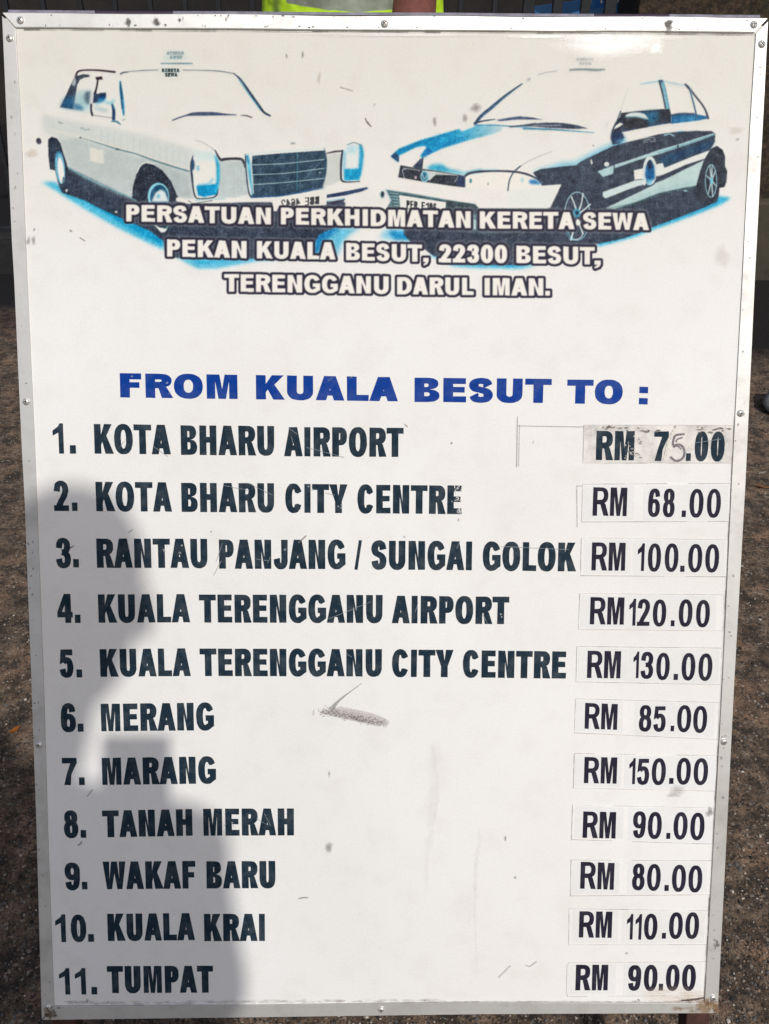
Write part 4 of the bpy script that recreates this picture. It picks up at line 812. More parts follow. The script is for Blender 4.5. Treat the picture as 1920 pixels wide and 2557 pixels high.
# heading and destination rows
pcs = [p for t, x0, x1, y0, y1, cap in HEAD for p in word_on_face(t, x0, x1, y0, y1, cap, 24.5 if t != ':' else 22, 15)]
letter_mesh('lettering', pcs, M_BLUE, board, .00015)['label'] = 'blue heading lettering reading FROM KUALA BESUT TO :'
for name, words in ROWS:
    pcs, num = [], []
    for t, x0, x1, y0, y1, cap in words:
        sv = 17.0 if not t.isdigit() else 15.2
        if t in './': sv = 99
        pw = word_on_face(t, x0, x1, y0, y1, cap, sv, 14.6 if not t.isdigit() else 13.8)
        if t.isdigit() or t == '.': num += pw
        else: pcs += pw
    letter_mesh('row_number', num, M_NAVY, board, .00015)['label'] = 'navy row number '+name.split('.')[0]
    letter_mesh('lettering', pcs, M_NAVY, board, .00015)['label'] = 'navy lettering reading '+name.split('. ')[1]

# price stickers: thin film rectangles with their own black figures
def old_film():
    m, nd, lk, p = mat_new('scraped_grey_film')
    tc = nd.new('ShaderNodeTexCoord').outputs['Object']
    n = noise(nd, lk, tc, 70, 8, .72); n2 = noise(nd, lk, tc, 24, 4, .6)
    r = ramp(nd, lk, n.outputs['Fac'], [(.32, (.30, .29, .275)), (.46, (.50, .485, .46)), (.62, (.66, .64, .60))])
    r2 = ramp(nd, lk, n2.outputs['Fac'], [(.40, (0, 0, 0)), (.62, (1, 1, 1))])
    lk.new(mix(nd, lk, r.outputs[0], (.70, .675, .63), r2.outputs[0]), p.inputs['Base Color']); p.inputs['Roughness'].default_value = .45
    return m
M_OLDFILM = old_film()
M_PATCH = printed('cool_white_film', tuple(WHITE*np.array([.955, .97, .985])), rough=.4)
M_PENCIL = simple('thin_grey_outline', (.42, .40, .385), rough=.7, var=.35, scale=90)
for k, (name, quad, words, sv, sh) in enumerate(PRICES):
    b = bmesh.new(); q = [F(u, v) for u, v in quad][::-1]
    prism(b, q, .00005, .0005)
    st = obj_bm('price_sticker', b, M_OLDFILM if k == 0 else M_FILM, board)
    st['label'] = ('grey scraped' if k == 0 else 'white')+' price sticker reading '+name
    # grimy edge of the film
    b = bmesh.new()
    for a, c in zip(q, q[1:]+q[:1]):
        a, c = Vector((*a, 0)), Vector((*c, 0)); d = (c-a); nrm = Vector((-d.y, d.x, 0)).normalized()*random.uniform(.00018, .00034)
        n_ = 7
        for s in range(n_):
            if random.random() < .93:
                t0, t1 = s/n_, (s+1)/n_; wv = random.uniform(.4, 1.25)
                vs_ = [a+d*t0-nrm*wv, a+d*t1-nrm*wv, a+d*t1+nrm*wv, a+d*t0+nrm*wv]
                b.faces.new([b.verts.new((v.x, v.y, .00056)) for v in vs_])
    obj_bm('film_edge', b, M_PENCIL, st)
    if k:
        (xl_, yt_), (xr_, yt2), (_, yb2), (_, yb_) = quad; b = bmesh.new()
        rm, dot, lastw = words[0], [w_ for w_ in words if w_[0] == '.'][0], words[-1]
        sp = lambda u: ((u-xl_)/(xr_-xl_)); yt = lambda u: yt_+(yt2-yt_)*sp(u); yb = lambda u: yb_+(yb2-yb_)*sp(u)
        for ua, ub, da, db in ((rm[1]-random.uniform(14, 22), min(rm[2]+random.uniform(14, 24), words[1][1]-11), 4, 5), (words[1][1]-9, dot[1]-9, random.uniform(2, 5), 3), (dot[1]-7, lastw[2]+random.uniform(14, 22), 3, random.uniform(2, 6))):
            prism(b, P((ua, yt(ua)+da), (ub, yt(ub)+da), (ub-2, yb(ub)-db), (ua-2, yb(ua)-db))[::-1], .00052, .00062)
        obj_bm('film_patch', b, M_PATCH, st)
    pcs = []
    for t, x0, x1, y0, y1, cap in words:
        hv = k == 0
        if t == '.': pcs += word_on_face(t, x0, x1, y0, y1, cap, 99, sh)
        else: pcs += word_on_face(t, x0, x1, y0, y1, cap, sv, sh, heavy=hv)
    letter_mesh('lettering', pcs, M_PRICE if k else M_NAVY, st, .00075, .00008)
# the hand-patched 5 of the first price: an outline figure scratched in grey marker
def mark_obj(name, polys, parent, mat, z):
    """flat marks: list of (points in survey marks, colour, cover)"""
    me = bpy.data.meshes.new(name); V, Fc, C = [], [], []
    for k, (pts, colr, al) in enumerate(polys):
        o = len(V); cc = tuple(lin(colr)*.95)
        if al < 0:                                   # soft mark: full in the middle, nothing at its rim
            q = P(*pts); n = len(q); cx_, cy_ = sum(a for a, _ in q)/n, sum(a for _, a in q)/n; zz = z+(k % 29)*.00002
            V += [(cx_, cy_, zz)]+[(cx_+(x-cx_)*.5, cy_+(y-cy_)*.5, zz) for x, y in q]+[(cx_+(x-cx_)*1.35, cy_+(y-cy_)*1.35, zz) for x, y in q]
            C += [(*cc, -al)]+[(*cc, -al*.8)]*n+[(*cc, 0)]*n
            ar = sum(q[i-1][0]*q[i][1]-q[i][0]*q[i-1][1] for i in range(n)); fl = (lambda f: f) if ar > 0 else (lambda f: f[::-1])
            for i in range(n):
                j = (i+1) % n; Fc += [fl((o, o+1+i, o+1+j)), fl((o+1+i, o+1+n+i, o+1+n+j, o+1+j))]
            continue
        q = P(*pts); V += [(x, y, z+(k % 29)*.00002) for x, y in q]
        ar = sum(q[i-1][0]*q[i][1]-q[i][0]*q[i-1][1] for i in range(len(q)))
        ids = list(range(o, o+len(q))); Fc.append(ids if ar > 0 else ids[::-1]); C += [(*(lin(colr)*.95), al)]*len(q)
    me.from_pydata(V, [], Fc); me.update()
    ca = me.color_attributes.new('Col', 'FLOAT_COLOR', 'POINT'); ca.data.foreach_set('color', np.array(C, np.float32).ravel())
    me.materials.append(mat); ob = bpy.data.objects.new(name, me); return link(ob, parent)
def line(pts, wd):
    p = np.array(pts, float); t = np.gradient(p, axis=0); t /= np.linalg.norm(t, axis=1)[:, None]+1e-9; n = np.c_[-t[:, 1], t[:, 0]]
    wd = np.array(wd if hasattr(wd, '__len__') else [wd]*len(p))[:, None]/2
    return [tuple(a) for a in p+n*wd]+[tuple(a) for a in (p-n*wd)[::-1]]
def blob(u, v, r, ry=None, n=9, rough=.35, tilt=0):
    ry = ry or r; a0 = random.random()*6; out = []
    for k in range(n):
        a = a0+2*math.pi*k/n; s = 1+random.uniform(-rough, rough); x, y = r*s*math.cos(a), ry*s*math.sin(a)
        out.append((u+x*math.cos(tilt)-y*math.sin(tilt), v+x*math.sin(tilt)+y*math.cos(tilt)))
    return out
def split_line(pts, wd): # long thin marks as short pieces so every face stays convex
    p = smooth_path(pts, 5) if len(pts) > 2 else np.array(pts, float); out = []
    w_ = np.interp(np.linspace(0, 1, len(p)), np.linspace(0, 1, len(wd)) if hasattr(wd, '__len__') else [0, 1], wd if hasattr(wd, '__len__') else [wd, wd])
    for a in range(len(p)-1): out.append(line(p[a:a+2], w_[a:a+2]))
    return out
GREY, DGREY, BROWN = (120, 116, 112), (64, 60, 58), (128, 92, 58)
five = []
for pts, wd in (([(1709, 1084), (1690, 1086), (1683, 1092), (1680, 1112), (1694, 1109), (1706, 1118), (1708, 1136), (1699, 1148), (1685, 1150), (1673, 1140)], 5.5), ([(1704, 1092), (1690, 1097), (1688, 1104)], 4), ([(1680, 1116), (1692, 1114), (1700, 1122)], 3.5), ([(1686, 1068), (1678, 1082), (1672, 1098)], [2, 6, 2])):
    five += [(q, (112, 108, 114), .85) for q in split_line(pts, wd)]
five += [(q, (222, 218, 208), 1) for q in split_line([(1684, 1070), (1672, 1095), (1664, 1125), (1658, 1150)], [5, 9, 8, 5])]
for _ in range(26): five.append((blob(random.uniform(1500, 1825), random.uniform(1064, 1080), random.uniform(2, 9), 2.2), random.choice([(120, 112, 104), (150, 142, 132), (96, 84, 78)]), .8))
for _ in range(20): five.append((blob(random.uniform(1560, 1600), random.uniform(1085, 1148), random.uniform(1.5, 6), 2), random.choice([(196, 192, 184), (210, 206, 198), (150, 145, 138)]), .9))
sticker0 = [o for o in board.children if o.name == 'price_sticker'][0]
o5 = mark_obj('marker_scribble', five, sticker0, M_DIRT, .0009); o5['label'] = 'figure 5 scribbled over the price in grey marker'

# ------------------------------------------------------------------ wear: scuffs, specks, scratches, grime along the frame, rust
dirt = []
def smear(pts, wd, c, a, n=26):
    p = smooth_path(pts, 8); w_ = np.interp(np.linspace(0, 1, len(p)), np.linspace(0, 1, len(wd)), wd)
    for k in range(0, len(p)-1, 2):
        d_ = p[min(k+2, len(p)-1)]-p[k]; dirt.append((blob(p[k][0]+random.gauss(0, 1.2), p[k][1], w_[k]/2, max(8, np.hypot(*d_)*.75), 9, .3, math.atan2(d_[1], d_[0])-math.pi/2), c, -a*random.uniform(.4, 1)))
def spot(u, v, r, ry=None, c=DGREY, a=.9, tilt=0): dirt.append((blob(u, v, r, ry, 9, .3, tilt), c, -a*.62 if max(r, ry or r) > 2.8 else a*.85))
def lines(pts, wd, c=GREY, a=.8): dirt.extend((q, c, a) for q in split_line(pts, wd))
# grey arrow-like scuff
lines([(903, 1706), (870, 1730), (845, 1750), (826, 1772)], [2, 3, 6, 12], (140, 136, 132), .55)
for k in range(9):
    t = k/8; lines([(800+6*k, 1778-t*14), (880+6*k, 1792-t*14+4), (950+2*k, 1812-t*16)], [5, 6, 4], (156+k*6, 146+k*6, 142+k*6), .3)
for _ in range(240):
    t = random.random(); u = 800+150*t+random.gauss(0, 6); v = 1772+32*t+random.gauss(0, 6.5*(1-.45*t)); spot(u, v, random.uniform(1, 2.6), 1.2, random.choice([(112, 108, 106), (140, 136, 132)]), .65)
spot(783, 1778, 4, 8, (190, 186, 180), .6); spot(962, 1806, 9, 8, (150, 147, 142), .7)
# named marks
for a in [(716, 140, 3, 6), (756, 137, 3, 7), (1086, 303, 5, 11), (1162, 296, 6, 11), (1188, 268, 13, 11), (72, 602, 5, 9), (85, 600, 5, 10), (86, 573, 3, 3), (822, 2115, 8, 12), (822, 1932, 2, 8), (1262, 2092, 2.5, 7), (1286, 2190, 3, 4), (218, 2497, 3, 6), (271, 2501, 2, 3), (1564, 2379, 3, 2.5), (1594, 2495, 2.5, 2), (1769, 2030, 9, 7), (1773, 2022, 5, 9), (1010, 1340, 3, 2), (1128, 1106, 2.5, 2.5), (1145, 1297, 2.5, 4), (528, 1327, 3, 2), (935, 262, 2, 3)]: spot(*a, c=(112, 106, 102) if a[2] > 4 else DGREY, a=.85)
spot(798, 193, 5, 16, (196, 180, 160), .7, .1); spot(80, 383, 16, 9, (205, 186, 162), .7); spot(1838, 325, 18, 10, (206, 196, 180), .5); spot(1805, 640, 16, 22, (205, 200, 190), .5); spot(1692, 1973, 13, 12, (190, 186, 182), .8); spot(1680, 1984, 16, 5, (178, 174, 170), .7); spot(1842, 348, 5, 3, (120, 116, 110), .7)
lines([(912, 295), (918, 306), (928, 317)], [2, 4, 1.5], (128, 108, 104), .9); lines([(850, 217), (882, 227)], 2, (170, 165, 160), .7); lines([(200, 593), (213, 602)], 2, (130, 124, 118), .8); lines([(175, 575), (181, 578)], 4, (150, 140, 130), .7)
lines([(1010, 1058), (1018, 1066)], 2, (120, 116, 110)); lines([(745, 1355), (765, 1337)], 3, (120, 116, 110), .8); lines([(534, 1436), (553, 1400)], 2, (176, 170, 162), .6); lines([(320, 1330), (332, 1322)], 2, GREY, .6); lines([(176, 1368), (186, 1362)], 3, (110, 106, 102))
lines([(745, 2243), (757, 2240), (770, 2240)], [2, 3, 2], (150, 146, 142)); lines([(1312, 2408), (1322, 2412), (1340, 2400)], 2, (176, 173, 168)); lines([(195, 2110), (203, 2104), (205, 2098)], [3, 3, 1], (110, 106, 104)); lines([(218, 1988), (232, 1970)], 3, (160, 157, 152), .6); lines([(1245, 2440), (1275, 2410)], 4, (205, 203, 198), .6)
# vertical faint run marks
smear([(1198, 2080), (1190, 2150), (1187, 2210), (1187, 2300), (1190, 2420)], [8, 13, 9, 4, 3], (196, 194, 190), .12); smear([(1088, 1880), (1080, 2020), (1068, 2120), (1062, 2240)], [30, 26, 18, 10], (208, 205, 200), .10); smear([(1082, 1870), (1092, 1960), (1086, 2050)], [8, 12, 8], (204, 200, 196), .09)
# pencil guide lines
PENC = (150, 146, 140)
lines([(1292, 1040), (1290, 1166)], 1.6, PENC); lines([(1297, 1060), (1295, 1164)], 1.3, PENC, .7); lines([(1293, 1063), (1460, 1066)], 1.4, PENC); lines([(1440, 1212), (1441, 1316)], 1.3, PENC); lines([(1440, 1213), (1455, 1213)], 1.3, PENC)
# the torn end of CENTRE
for _ in range(40): spot(random.gauss(1146, 4.5), random.choice([random.uniform(1212, 1226), random.uniform(1237, 1252), random.uniform(1270, 1283)]), random.uniform(1, 3.4), 1.5, random.choice([(225, 224, 220), (228, 227, 222), (90, 96, 100)]), 1)
lines([(1134, 1211), (1138, 1230)], 2, (228, 228, 224), 1); lines([(1146, 1268), (1149, 1284)], 2, (228, 228, 224), 1)
# scratches across the letters
for pts in ([(720, 1068), (742, 1084)], [(728, 1090), (731, 1106)], [(765, 1117), (860, 1142)], [(620, 1206), (680, 1236)], [(560, 1212), (620, 1224)], [(812, 1330-100), (836, 1236)], [(556, 1356), (540, 1402)], [(640, 1395), (672, 1400)], [(676, 1390), (668, 1406)], [(820, 1545), (925, 1502)], [(1036, 1528), (1044, 1504)], [(1204, 1530), (1216, 1556)], [(866, 1632), (878, 1640)], [(384, 1115), (420, 1140)], [(1140, 1370), (1148, 1350)], [(1250, 1364), (1420, 1372)], [(1330, 1108), (1333, 1100)], [(640, 2042), (662, 2056)], [(660, 2030), (676, 2060)], [(560, 2060), (566, 2056)], [(195, 2312), (197, 2330)], [(1734, 1106), (1800, 1096)], [(872, 946), (884, 938)], [(820, 951), (830, 944)], [(420, 985), (426, 978)], [(300, 1116), (312, 1100)]):
    lines(pts, 1.25, (150, 162, 168), .75)
for u, v in ((845, 1264), (852, 1268), (853, 1261), (770, 1215), (780, 1222), (1250, 1533), (1252, 1540), (712, 1372), (410, 1372), (412, 1376), (330, 940), (418, 956), (580, 2053), (584, 2060), (455, 1362), (450, 1380)): spot(u, v, 3, 2.2, (200, 208, 210), 1)
# grime along the inner edge of the frame, dents and rust
for k in range(60):
    u = 170+k*26.5+random.uniform(-6, 6); v0 = 2508-7*min(1, u/1100)
    for q_ in range(5):
        uq = u+random.uniform(-16, 16); big = u < 1100
        spot(uq, v0-random.uniform(0, 7 if big else 3), random.uniform(5, 15), random.uniform(1.2, 4.2 if big else 2), random.choice([(150, 140, 132), (164, 156, 148), (126, 116, 110)]), random.uniform(.12, .34))
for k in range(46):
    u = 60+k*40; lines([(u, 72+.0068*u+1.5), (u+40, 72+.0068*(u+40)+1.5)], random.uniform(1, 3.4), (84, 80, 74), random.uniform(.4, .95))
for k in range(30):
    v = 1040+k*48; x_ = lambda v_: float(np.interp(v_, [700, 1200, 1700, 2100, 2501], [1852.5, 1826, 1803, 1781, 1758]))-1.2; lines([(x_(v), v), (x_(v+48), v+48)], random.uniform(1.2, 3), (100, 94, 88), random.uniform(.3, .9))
for k in range(16): spot(random.uniform(1610, 1750), random.triangular(2462, 2500, 2496), random.uniform(16, 34), random.uniform(6, 13), random.choice([(226, 200, 164), (222, 190, 150), (230, 210, 184)]), .16)
for k in range(9): spot(random.uniform(1690, 1756), random.uniform(2488, 2500), random.uniform(5, 12), 3, (150, 112, 80), .22)
lines([(1700, 2497), (1735, 2494), (1757, 2490)], [3, 5, 3], (52, 38, 46), .9); lines([(1758, 2500), (1762, 2440), (1765, 2420)], [3, 3, 1.5], (80, 60, 56), .8)
do = mark_obj('dirt_mark', dirt, board, M_DIRT, .0011); do['label'] = 'grey scuffs, specks, scratches and grime spread over the board face'; do['kind'] = 'stuff'
rust = []
for u, v, r in [(321, 59, 9), (393, 59, 10), (450, 52, 5), (1666, 66, 10), (1672, 58, 7), (567, 46, 4), (1790, 2350, 5), (1786, 2360, 4)]:
    rust += [(blob(u+random.gauss(0, 3), v+random.gauss(0, 4), r*random.uniform(.3, .9), r*random.uniform(.3, 1)), (118, 114, 108), -.7) for _ in range(6)]
for _ in range(60): rust.append((blob(min(1787, random.gauss(1770, 16)), min(2525, random.gauss(2508, 9)), random.uniform(3, 10), random.uniform(2, 7)), random.choice([(156, 120, 80), (132, 94, 62), (176, 150, 114), (104, 74, 54), (196, 170, 140)]), -.45))
for _ in range(16): rust.append((blob(random.uniform(1680, 1770), random.uniform(2506, 2524), random.uniform(4, 16), 4), random.choice([(170, 146, 114), (156, 130, 102)]), -.35))
for _ in range(24): rust.append((blob(random.gauss(126, 8), random.gauss(2524, 9), random.uniform(2, 7), random.uniform(2, 5)), random.choice([(110, 96, 80), (140, 120, 92), (70, 60, 54)]), .6))
for _ in range(46): 
    u = random.uniform(60, 1880); rust.append((blob(u, 36+.0063*u+random.choice([2, 4, 30, 28])+random.uniform(-2, 2), random.uniform(1, 4), random.uniform(1, 2.4)), random.choice([(90, 86, 82), (120, 112, 106)]), .8))
for _ in range(34):
    v = random.uniform(120, 2480); rust.append((blob(6+(v-40)*.0395+random.uniform(6, 32), v, random.uniform(1, 3.2), random.uniform(1, 4)), random.choice([(172, 168, 162), (150, 144, 138)]), .6)); v = random.uniform(120, 2480); rust.append((blob(1915-(v-50)*.0513-random.uniform(6, 28), v, random.uniform(1, 3.4), random.uniform(1, 4)), random.choice([(172, 168, 162), (150, 144, 138)]), .6))
rust = [(q, c, a) for q, c, a in rust if all(1 < u_ < 1917 for u_, v_ in q)]
ro = mark_obj('rust_stain', rust, board, M_DIRT, .0024); ro['label'] = 'rust and dents on the frame, heaviest at the lower right corner'; ro['kind'] = 'stuff'

# sun glare painted as soft pale blobs under the top rail, plus clear tape
M_TAPE_GLARE = simple('clear_tape_and_glare', (.80, .79, .755), rough=.30, var=.03, scale=60, bump=.0010, bscale=22, spec=.30)
nd_, lk_ = M_TAPE_GLARE.node_tree.nodes, M_TAPE_GLARE.node_tree.links
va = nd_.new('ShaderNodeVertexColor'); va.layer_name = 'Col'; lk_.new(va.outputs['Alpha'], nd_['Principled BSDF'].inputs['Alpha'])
tape = [(blob(u, v, rx, ry, 14, .18), (230, 228, 220), -.8) for u, v, rx, ry in ((1470, 96, 70, 9), (1545, 104, 62, 14), (1600, 106, 42, 22), (1560, 98, 120, 9), (1350, 92, 90, 5), (1000, 88, 200, 5), (1636, 118, 18, 17), (1510, 112, 110, 34), (1490, 96, 60, 14))]  # sun glare painted as soft pale blobs
mark_obj('tape_and_glare', tape, board, M_TAPE_GLARE, .0005)
b = bmesh.new(); prism(b, P((716, 74), (724, 73), (736, 90), (735, 96), (728, 92))[::-1], .00004, .0003); obj_bm('tape_and_glare', b, M_TAPE_GLARE, board)
# stand: two front legs carrying on below the board, two struts behind
R_ = MB_.T
def to_board(Pw): return MB_.T @ (np.asarray(Pw, float)-np.array([0, 0, LIFT]))
def bar_between(name, a, b, w_, mat, parent):
    a, b = Vector(a), Vector(b); d = (b-a); L = d.length; bm_ = bmesh.new(); box(bm_, (-w_/2, -w_/2, 0), (w_/2, w_/2, L), .002)
    q = d.to_track_quat('Z', 'Y'); bmesh.ops.transform(bm_, matrix=Matrix.Translation(a) @ q.to_matrix().to_4x4(), verts=bm_.verts)
    return obj_bm(name, bm_, mat, parent)
for sx in (-1, 1):
    xx = sx*.372
    foot = to_board((xx, -LIFT*math.tan(LEAN), 0.0))
    bar_between('leg', (xx, .5, -.036), (xx, foot[1], foot[2]-.036*0-.02), .028, M_RUST, board)
    top = (xx*.9, .9, -.055); bf = to_board((xx*.9, 1.02, 0.0))
    bar_between('back_strut', top, bf, .024, M_RUST, board)
bar_between('cross_bar', (-.35, .62, -.036), (.35, .62, -.036), .024, M_RUST, board)
# ------------------------------------------------------------------ ground
def ground_mat():
    m, nd, lk, p = mat_new('gritty_ground')
    geo = nd.new('ShaderNodeNewGeometry').outputs['Position']
    n1 = noise(nd, lk, geo, 2.2, 6, .6); n2 = noise(nd, lk, geo, 24, 8, .72); n3 = noise(nd, lk, geo, 260, 4, .75)
    base = ramp(nd, lk, n2.outputs['Fac'], [(.33, (.018, .014, .011)), (.44, (.062, .044, .031)), (.56, (.160, .112, .078)), (.74, (.25, .185, .135))])
    tint = ramp(nd, lk, noise(nd, lk, geo, 7, 6, .7).outputs['Fac'], [(.36, (.48, .50, .50)), (.5, (.95, .95, .92)), (.66, (1.25, 1.10, 1.0))])
    c = mix(nd, lk, base.outputs[0], tint.outputs[0], 1, 'MULTIPLY')
    gr = ramp(nd, lk, n3.outputs['Fac'], [(.30, (.12, .11, .10)), (.48, (.95, .95, .95)), (.70, (2.1, 1.95, 1.8))])
    c = mix(nd, lk, c, gr.outputs[0], .95, 'MULTIPLY')
    # pits and pale grit
    vo = nd.new('ShaderNodeTexVoronoi'); vo.inputs['Scale'].default_value = 210; lk.new(geo, vo.inputs['Vector'])
    sep = nd.new('ShaderNodeSeparateColor'); lk.new(vo.outputs['Color'], sep.inputs[0])
    pit = ramp(nd, lk, sep.outputs[0], [(.86, (0, 0, 0)), (.9, (.7, .7, .7))]); c = mix(nd, lk, c, (.018, .015, .013), pit.outputs[0])
    pale = ramp(nd, lk, sep.outputs[1], [(.965, (0, 0, 0)), (.985, (.6, .6, .6))]); c = mix(nd, lk, c, (.34, .30, .25), pale.outputs[0])
    v2 = nd.new('ShaderNodeTexVoronoi'); v2.inputs['Scale'].default_value = 62; wv = mix(nd, lk, geo, n2.outputs['Color'], .03); lk.new(wv, v2.inputs['Vector'])
    p2_ = ramp(nd, lk, v2.outputs['Distance'], [(.16, (.9, .9, .9)), (.30, (0, 0, 0))]); gate = ramp(nd, lk, noise(nd, lk, geo, 16, 4, .6).outputs['Fac'], [(.50, (0, 0, 0)), (.58, (1, 1, 1))])
    c = mix(nd, lk, c, (.016, .013, .011), mix(nd, lk, p2_.outputs[0], gate.outputs[0], 1, 'MULTIPLY'))
    # black wet gutter along the foot of the wall
    sx = nd.new('ShaderNodeSeparateXYZ'); lk.new(geo, sx.inputs[0])
    wob = nd.new('ShaderNodeMath'); wob.operation = 'MULTIPLY_ADD'; wob.inputs[1].default_value = .9; lk.new(n1.outputs['Fac'], wob.inputs[0]); lk.new(sx.outputs['Y'], wob.inputs[2])
    skew = nd.new('ShaderNodeMath'); skew.operation = 'MULTIPLY_ADD'; skew.inputs[1].default_value = .14; lk.new(sx.outputs['X'], skew.inputs[0]); lk.new(wob.outputs[0], skew.inputs[2])
    wet = nd.new('ShaderNodeMapRange'); wet.inputs[1].default_value = 2.92; wet.inputs[2].default_value = 3.35; lk.new(skew.outputs[0], wet.inputs[0])
    c = mix(nd, lk, c, (.012, .011, .012), wet.outputs[0])
    lk.new(c, p.inputs['Base Color'])
    rr = nd.new('ShaderNodeMapRange'); rr.inputs[3].default_value = .9; rr.inputs[4].default_value = .45; lk.new(wet.outputs[0], rr.inputs[0]); lk.new(rr.outputs[0], p.inputs['Roughness'])
    b = nd.new('ShaderNodeBump'); b.inputs['Strength'].default_value = 1; b.inputs['Distance'].default_value = .006
    lk.new(n2.outputs['Fac'], b.inputs['Height'])
    b2 = nd.new('ShaderNodeBump'); b2.inputs['Strength'].default_value = .9; b2.inputs['Distance'].default_value = .002
    lk.new(n3.outputs['Fac'], b2.inputs['Height']); lk.new(b.outputs[0], b2.inputs['Normal']); lk.new(b2.outputs[0], p.inputs['Normal'])
    return m
M_GROUND = ground_mat()
g = obj_from('ground', [(-60, -60, 0), (60, -60, 0), (60, 60, 0), (-60, 60, 0)], [(0, 1, 2, 3)], M_GROUND)
tag(g, 'gritty brown asphalt with dark pits around the board', 'ground', kind='structure')

# loose grit lying on the asphalt: too many to count
M_GRIT = [simple('tan_grit', (.20, .15, .11), rough=.9, var=.5, scale=45), simple('dark_grit', (.018, .015, .013), rough=.8, var=.5, scale=45), simple('pale_grit', (.42, .38, .33), rough=.9, var=.3, scale=45), simple('grey_grit', (.11, .11, .11), rough=.9, var=.4, scale=45)]
ib = bmesh.new(); bmesh.ops.create_icosphere(ib, subdivisions=1, radius=1); ib.verts.ensure_lookup_table()
IV = np.array([v.co[:] for v in ib.verts]); IF = np.array([[v.index for v in f.verts] for f in ib.faces]); ib.free()
GV, GF, GM = [], [], []
for k in range(5200):
    side = random.random()
    if side < .38: u, v = random.uniform(-30, 100), random.uniform(880, 2557)
    elif side < .85: u, v = random.uniform(1790, 1960), random.uniform(950, 2560)
    else: u, v = random.uniform(60, 1860), random.uniform(2535, 2575)
    p = gnd(u, v); r = .8*random.uniform(.0008, .0026)*(1.9 if random.random() < .07 else 1)
    GV.append(IV*r*np.array([random.uniform(.7, 1.25), random.uniform(.7, 1.25), .7])*(1+np.random.uniform(-.18, .18, (len(IV), 1)))+np.array([p[0], p[1], r*.3]))
    GF.append(IF+k*len(IV)); GM += [random.choices((0, 1, 2, 3), (5, 5, 1, 3))[0]]*len(IF)
go = obj_from('loose_grit', np.concatenate(GV), np.concatenate(GF).tolist())
for m_ in M_GRIT: go.data.materials.append(m_)
go.data.polygons.foreach_set('material_index', np.array(GM, np.int32))
tag(go, 'loose grit and small stones scattered on the asphalt', 'grit', kind='stuff')

# litter
def leaf(name, uv, length, width, rot, colr, label, curl=.25, cat='leaf', grp='scraps of leaf on the ground'):
    p = gnd(*uv); bm_ = bmesh.new(); n = 8; rows = []
    for k in range(n+1):
        t = k/n; wv = width/2*math.sin(math.pi*min(.98, max(.04, t)))**.8; x = (t-.5)*length; z = .003+curl*length*(t-.5)**2
        rows.append([bm_.verts.new((x, s*wv, z+abs(s)*width*.15)) for s in (-1, 0, 1)])
    for k in range(n):
        for s in (0, 1): bm_.faces.new((rows[k][s], rows[k+1][s], rows[k+1][s+1], rows[k][s+1]))
    bmesh.ops.solidify(bm_, geom=bm_.faces[:], thickness=.0006)
    o = obj_bm(name, bm_, simple('dry_leaf', colr, rough=.7, var=.35, scale=120)); o.location = p; o.rotation_euler = (random.uniform(-.2, .2), random.uniform(-.2, .2), rot)
    return tag(o, label, cat, grp)
leaf('dry_leaf', (1902, 1218), .050, .012, -.2, (.30, .14, .06), 'orange brown leaf scrap on the black soil right of the board')
leaf('dry_leaf', (1903, 1184), .030, .011, .2, (.42, .38, .33), 'pale grey leaf scrap just above the orange brown one right of the board')
leaf('dry_leaf', (1875, 1170), .036, .004, -.3, (.45, .40, .36), 'thin pale stalk lying against the right edge of the board')
leaf('dry_leaf', (1851, 1417), .012, .010, .5, (.70, .68, .64), 'small white scrap beside the right rail of the board')
o_ = leaf('wrapper_scrap', (38, 1826), .024, .011, .75, (.50, .17, .03), 'small creased orange wrapper scrap on the ground left of the board', curl=.5, cat='litter', grp=None)
# rounded grey stone, cut by the right edge of the picture
b = bmesh.new(); bmesh.ops.create_icosphere(b, subdivisions=3, radius=.075)
for v in b.verts:
    v.co *= 1+.10*math.sin(v.co.x*38+v.co.y*27)+.07*math.sin(v.co.z*60+v.co.x*50)+random.uniform(-.012, .012); v.co.z *= .72
ob = obj_bm('stone', b, simple('grey_stone', (.24, .245, .24), rough=.85, var=.25, scale=40, bump=.002), smooth=True)
pc = gnd(1956, 1026); ob.location = (pc[0], pc[1], .038); tag(ob, 'rounded grey stone on the wet ground at the right edge', 'stone')

# ------------------------------------------------------------------ railing, kerb wall and mossy wall behind
M_BAR = simple('dark_railing_paint', (.012, .014, .018), rough=.42, var=.4, scale=40)
M_DIM = simple('black_stained_concrete', (.009, .0085, .009), rough=.8, var=.5, scale=9, bump=.004, bscale=60)
FY = 3.62
kt = at(20, 592, FY-.1)[2]
xl, xr = at(-500, 600, FY)[0], at(1585, 15, FY)[0]
b = bmesh.new(); box(b, (xl-1, FY-.1, -.1), (xr, FY+.1, kt), .006)
tag(obj_bm('kerb_wall', b, M_DIM), 'low black stained kerb wall under the dark railing', 'wall')
fence = empty('railing', (0, FY, kt)); tag(fence, 'dark metal railing of upright bars standing on the kerb wall', 'fence')
def fbox(name, a, c): 
    b_ = bmesh.new(); box(b_, (a[0], a[1]-FY, a[2]-kt), (c[0], c[1]-FY, c[2]-kt), .003); return obj_bm(name, b_, M_BAR, fence)
z_r = at(20, 574, FY)[2]
fbox('rail', (xl-1, FY-.022, z_r-.025), (xr-.005, FY+.022, z_r+.02)); fbox('rail', (xl-1, FY-.022, 1.50), (xr-.005, FY+.022, 1.545))
barx = [at(u, 12, FY)[0] for u in (-165, -72, 14, 107, 200, 287, 375, 462, 545, 630, 715, 800, 890, 978, 1062, 1150, 1235, 1320, 1392, 1462, 1524)]
